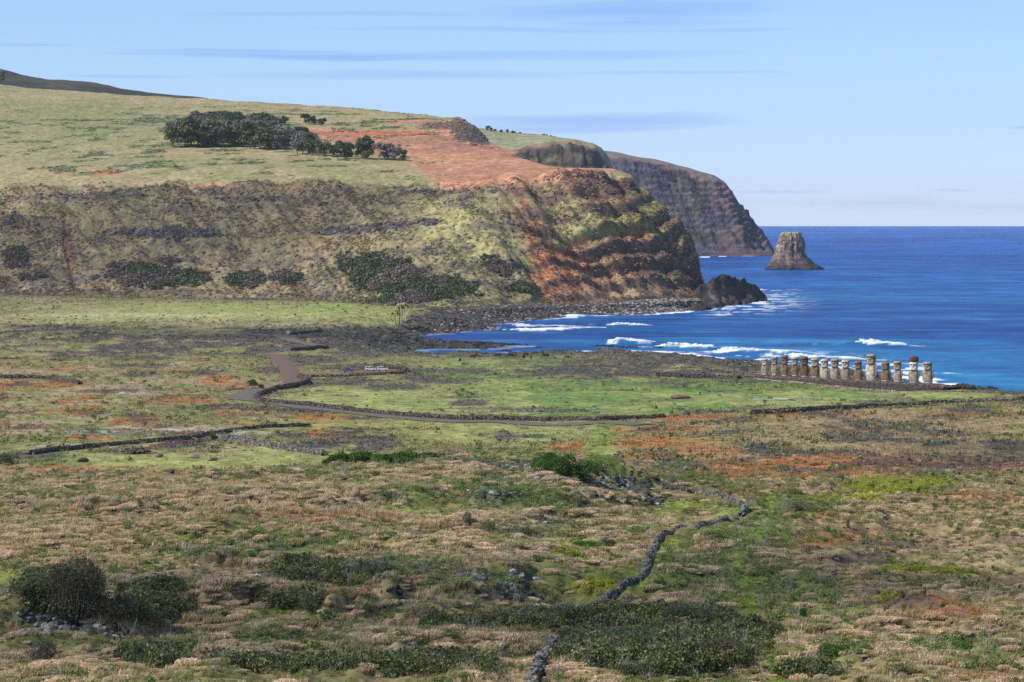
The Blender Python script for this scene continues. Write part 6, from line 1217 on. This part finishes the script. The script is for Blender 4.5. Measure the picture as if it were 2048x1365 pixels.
for x, y, lab in ((655,262,'leftmost of the white posts on the red soil'),(661,262,'middle one of the white posts on the red soil'),(673,263,'rightmost of the white posts on the red soil')):
    g = ground(x, y, 2050); put = link('marker_post', bme('marker_post', lambda bm: (box(bm, -.3, .3, -.3, .3, -.5, 3.0), box(bm, -.42, .42, -.42, .42, 3.0, 3.25)), .03), PW, None, loc=g, label=lab, category='post')
# ------------------------------------------------------------------ horses and people: skinned skeletons baked to one mesh
def skin(nm, verts, edges, rad, sub=2, root=0):
    me = bpy.data.meshes.new(nm); me.from_pydata(verts, edges, []); o = bpy.data.objects.new(nm, me); SC.collection.objects.link(o)
    s = o.modifiers.new('s', 'SKIN'); s.use_smooth_shade = True; sv = me.skin_vertices[0].data
    for i, r_ in enumerate(rad): sv[i].radius = r_ if isinstance(r_, tuple) else (r_, r_); sv[i].use_root = (i == root)
    u = o.modifiers.new('u', 'SUBSURF'); u.levels = sub; dg = bpy.context.evaluated_depsgraph_get(); out_ = bpy.data.meshes.new_from_object(o.evaluated_get(dg)); bpy.data.objects.remove(o); out_.name = nm; return out_
def horse(graze):
    hz = .45 if graze else 1.95
    v = [(0, 0, 1.18), (-.45, 0, 1.22), (-.78, 0, 1.18), (.45, 0, 1.20), (.72, 0, 1.26), (1.05, 0, 1.05 if graze else 1.55), (1.32, 0, .62 if graze else 1.85), (1.38 if graze else 1.55, 0, .40 if graze else 1.82), (1.48 if graze else 1.8, 0, .16 if graze else 1.62)]
    e = [(0, 1), (1, 2), (0, 3), (3, 4), (4, 5), (5, 6), (6, 7), (7, 8)]; r_ = [.32, .31, .24, .31, .24, .17, .13, .11, .07]
    for s in (-.17, .17):
        k = len(v); v += [(.55, s, .85), (.56, s, .50), (.54, s, .12), (.60, s, .03)]; e += [(3, k), (k, k+1), (k+1, k+2), (k+2, k+3)]; r_ += [.13, .07, .05, .06]
        k = len(v); v += [(-.68, s, .86), (-.60, s, .62), (-.80, s, .42), (-.76, s, .10), (-.70, s, .03)]; e += [(1, k), (k, k+1), (k+1, k+2), (k+2, k+3), (k+3, k+4)]; r_ += [.17, .10, .06, .05, .06]
    me = skin('body', v, e, r_); tl = skin('tail', [(-.98, 0, 1.22), (-1.12, 0, 1.0), (-1.14, 0, .6), (-1.10, 0, .4)], [(0, 1), (1, 2), (2, 3)], [.05, .08, .08, .03], 1); mn = skin('mane', [(.60, 0, 1.46), (.95, 0, 1.28 if graze else 1.78), (1.22, 0, .84 if graze else 2.02)], [(0, 1), (1, 2)], [.07, .08, .05], 1)
    er = skin('ears', [(1.22, -.07, .70 if graze else 1.95), (1.16, -.10, .84 if graze else 2.12)], [(0, 1)], [.04, .02], 1); return me, tl, mn, er
HM = [horse(True), horse(False)]
HC = [flat_mat('horse_bay', L(72,48,38), .7, .2), flat_mat('horse_dark', L(44,34,32), .7, .2), flat_mat('horse_chestnut', L(120,76,56), .7, .2)]; HT = flat_mat('horse_hair', L(34,28,26), .8, .1)
for i, (x, y, yaw, hm_, lab) in enumerate(((920,725,-100,0,'dark horse nearest the viewer, leftmost of the herd'),(946,719,0,1,'dark horse standing broadside, second from the left'),(954,717,175,0,'brown horse just behind the dark broadside one'),(995,716,5,0,'small bay horse grazing alone between two groups'),(1021,716,180,0,'left one of the overlapping pair in the middle of the herd'),(1027,716,10,1,'right one of the overlapping pair in the middle of the herd'),(1047,719,70,0,'dark horse grazing towards the viewer'),(1052,715,0,0,'far bay horse behind the one grazing towards the viewer'),(1062,719,100,0,'tan horse turned away, right of the middle group'),(1088,717,0,0,'reddish horse with its head down, second from the right'),(1092,716,180,1,'dark horse close behind the reddish one'),(1134,720,5,0,'rightmost chestnut horse, apart from the herd'))):
    g = ground(x, y, 900, 1350); t = link('horse', None, loc=g, label=lab, category='horse', group='horses grazing near the shore'); t.rotation_euler[2] = R(yaw); t.scale = (1.05,)*3; ms = HM[hm_ if hm_ < 2 else 0] if hm_ == 1 else HM[0]
    for nm, me, m in (('body', ms[0], HC[i % 3]), ('tail', ms[1], HT), ('mane', ms[2], HT), ('ear', ms[3], HC[i % 3])):
        o = bpy.data.objects.new(nm, me); SC.collection.objects.link(o); o.parent = t
        if not me.materials: me.materials.append(m)
        o.material_slots[0].link = 'OBJECT'; o.material_slots[0].material = m
def person(px, py, yaw, top, legs, label, sc=.8):
    g = ground(px, py, 800, 1300); t = link('person', None, loc=g, label=label, category='person'); t.rotation_euler[2] = R(yaw); t.scale = (sc,)*3
    v = [(0, 0, .95), (0, 0, 1.15), (0, 0, 1.38), (0, 0, 1.50), (0, -.02, 1.60), (0, -.02, 1.68)]; e = [(0, 1), (1, 2), (2, 3), (3, 4), (4, 5)]; r_ = [.15, .14, .16, .06, .095, .10]
    for s in (-1, 1):
        k = len(v); v += [(s*.10, 0, .86), (s*.12, -.03*s, .48), (s*.14, .03*s, .08), (s*.15, -.12, .03)]; e += [(0, k), (k, k+1), (k+1, k+2), (k+2, k+3)]; r_ += [.10, .065, .045, .05]
        k = len(v); v += [(s*.20, 0, 1.38), (s*.27, .02, 1.12), (s*.28, -.08, .88), (s*.28, -.12, .80)]; e += [(2, k), (k, k+1), (k+1, k+2), (k+2, k+3)]; r_ += [.065, .05, .035, .04]
    link('body', skin('body', v, e, r_), flat_mat('skin_tone', L(170,120,95), .6), t)
    link('hair', skin('hair', [(0, .03, 1.66), (0, .01, 1.76)], [(0, 1)], [.10, .085], 1), HT, t)
    link('jacket', skin('jacket', [(0, 0, 1.0), (0, 0, 1.2), (0, 0, 1.40), (.21, 0, 1.38), (.27, .02, 1.12), (-.21, 0, 1.38), (-.27, .02, 1.12), (.28, -.07, .92), (-.28, -.07, .92)], [(0, 1), (1, 2), (2, 3), (3, 4), (2, 5), (5, 6), (4, 7), (6, 8)], [.17, .17, .18, .08, .065, .08, .065, .05, .05]), top, t)
    link('trousers', skin('trousers', [(0, 0, .96), (.10, 0, .84), (.12, -.03, .48), (.14, .03, .14), (-.10, 0, .84), (-.12, .03, .48), (-.14, -.03, .14)], [(0, 1), (1, 2), (2, 3), (0, 4), (4, 5), (5, 6)], [.17, .12, .085, .065, .12, .085, .065]), legs, t)
person(1400,792,20,flat_mat('dark_cloth', L(50,56,54), .8), flat_mat('navy_cloth', L(40,44,56), .8),'person in dark clothes walking on the lawn beside the toppled statue'); person(963,761,160,flat_mat('white_cloth', L(220,210,190), .8), flat_mat('tan_cloth', L(160,120,90), .8),'person in pale clothes standing on the stony turf below the horses')
# ------------------------------------------------------------------ clouds above the frame (their shade falls on the land) and the air itself
def cloud_mat():
    m, nt, b = new_mat('cloud_vapour'); l = nt.links.new; t = nt.nodes.new('ShaderNodeTexCoord'); ln = nt.nodes.new('ShaderNodeVectorMath'); ln.operation = 'LENGTH'
    sc_ = nt.nodes.new('ShaderNodeVectorMath'); sc_.operation = 'MULTIPLY'; sc_.inputs[1].default_value = (1, 1, 0); l(t.outputs['Object'], sc_.inputs[0]); l(sc_.outputs[0], ln.inputs[0])
    n = nt.nodes.new('ShaderNodeTexNoise'); n.inputs['Scale'].default_value = 2.2; n.inputs['Detail'].default_value = 5; l(t.outputs['Object'], n.inputs['Vector'])
    v = wm('ADD', wm('SUBTRACT', 1.0, ln.outputs[1+0] if False else ln.outputs['Value'], nt=nt), wm('MULTIPLY', wm('SUBTRACT', n.outputs[0], .5, nt=nt), 1.1, nt=nt), nt=nt)
    f = wramp(v, [(.02, 0.0), (.42, .26)], nt); b.inputs['Base Color'].default_value = (.9, .9, .92, 1); b.inputs['Roughness'].default_value = 1
    tr = nt.nodes.new('ShaderNodeBsdfTransparent'); tl = nt.nodes.new('ShaderNodeBsdfTranslucent'); tl.inputs[0].default_value = (.9, .9, .92, 1); m1 = nt.nodes.new('ShaderNodeMixShader'); m1.inputs[0].default_value = .5; l(b.outputs[0], m1.inputs[1]); l(tl.outputs[0], m1.inputs[2])
    m2 = nt.nodes.new('ShaderNodeMixShader'); l(f, m2.inputs[0]); l(tr.outputs[0], m2.inputs[1]); l(m1.outputs[0], m2.inputs[2]); l(m2.outputs[0], nt.nodes['Material Output'].inputs[0]); return m
CM = cloud_mat(); ALT = 620.0; OFF = Vector((sd.x, sd.y, 0))*(ALT/sd.z)
def cloud(cx, cy, cz, rx, ry, seed, lab):
    b = bmesh.new(); bmesh.ops.create_icosphere(b, subdivisions=4, radius=1); co = np.array([v.co[:] for v in b.verts]); e = 1+(fbm(co[:, 0]*2.2+seed, co[:, 1]*2.2+co[:, 2]*2.2, 4, seed)-.5)*.5
    for v, k in zip(b.verts, e): v.co = (v.co.x*k, v.co.y*k, v.co.z*k*(1 if v.co.z > 0 else .35))
    me = bpy.data.meshes.new('cloud'); b.to_mesh(me); b.free(); o = link('cloud', me, CM, kind='structure', label=lab); o.location = Vector((cx, cy, cz))+OFF*((ALT-cz)/ALT)+Vector((0, 0, ALT-cz)); o.scale = (rx, ry, min(rx, ry)*.3)
cloud(-22, 262, 20, 52, 52, 1, 'small cloud overhead, shading the near foreground'); cloud(35, 300, 20, 34, 34, 2, 'small cloud overhead, shading the scrub in the centre'); cloud(100, 555, 12, 34, 46, 3, 'small cloud shading the right-hand field')
cloud(-215, 1990, 40, 240, 110, 4, 'cloud shading the left part of the slope'); cloud(-700, 4900, 180, 620, 600, 6, 'cloud shading the skyline ridge')
cloud(-100, 1300, 5, 150, 60, 7, 'thin cloud shading the dark lava plain')
hz = bmesh.new(); bmesh.ops.create_cube(hz, size=1); hme = bpy.data.meshes.new('haze'); hz.to_mesh(hme); hz.free()
hzm = bpy.data.materials.new('sea_air'); hzm.use_nodes = True; hn = hzm.node_tree; hn.nodes.clear(); ho = hn.nodes.new('ShaderNodeOutputMaterial'); hv = hn.nodes.new('ShaderNodeVolumePrincipled'); hv.inputs['Color'].default_value = (.80, .88, 1.0, 1); hv.inputs['Density'].default_value = 1.7e-5; hv.inputs['Anisotropy'].default_value = 0.0
hn.links.new(hv.outputs[0], ho.inputs['Volume']); ho_ = link('haze', hme, hzm, kind='stuff', label='thin bluish sea air')
zt_ = max(float(Z_.max()), 330.0)+12; ho_.scale = (90000, 25500, zt_+12); ho_.location = (0, 12000, (zt_-12)/2)
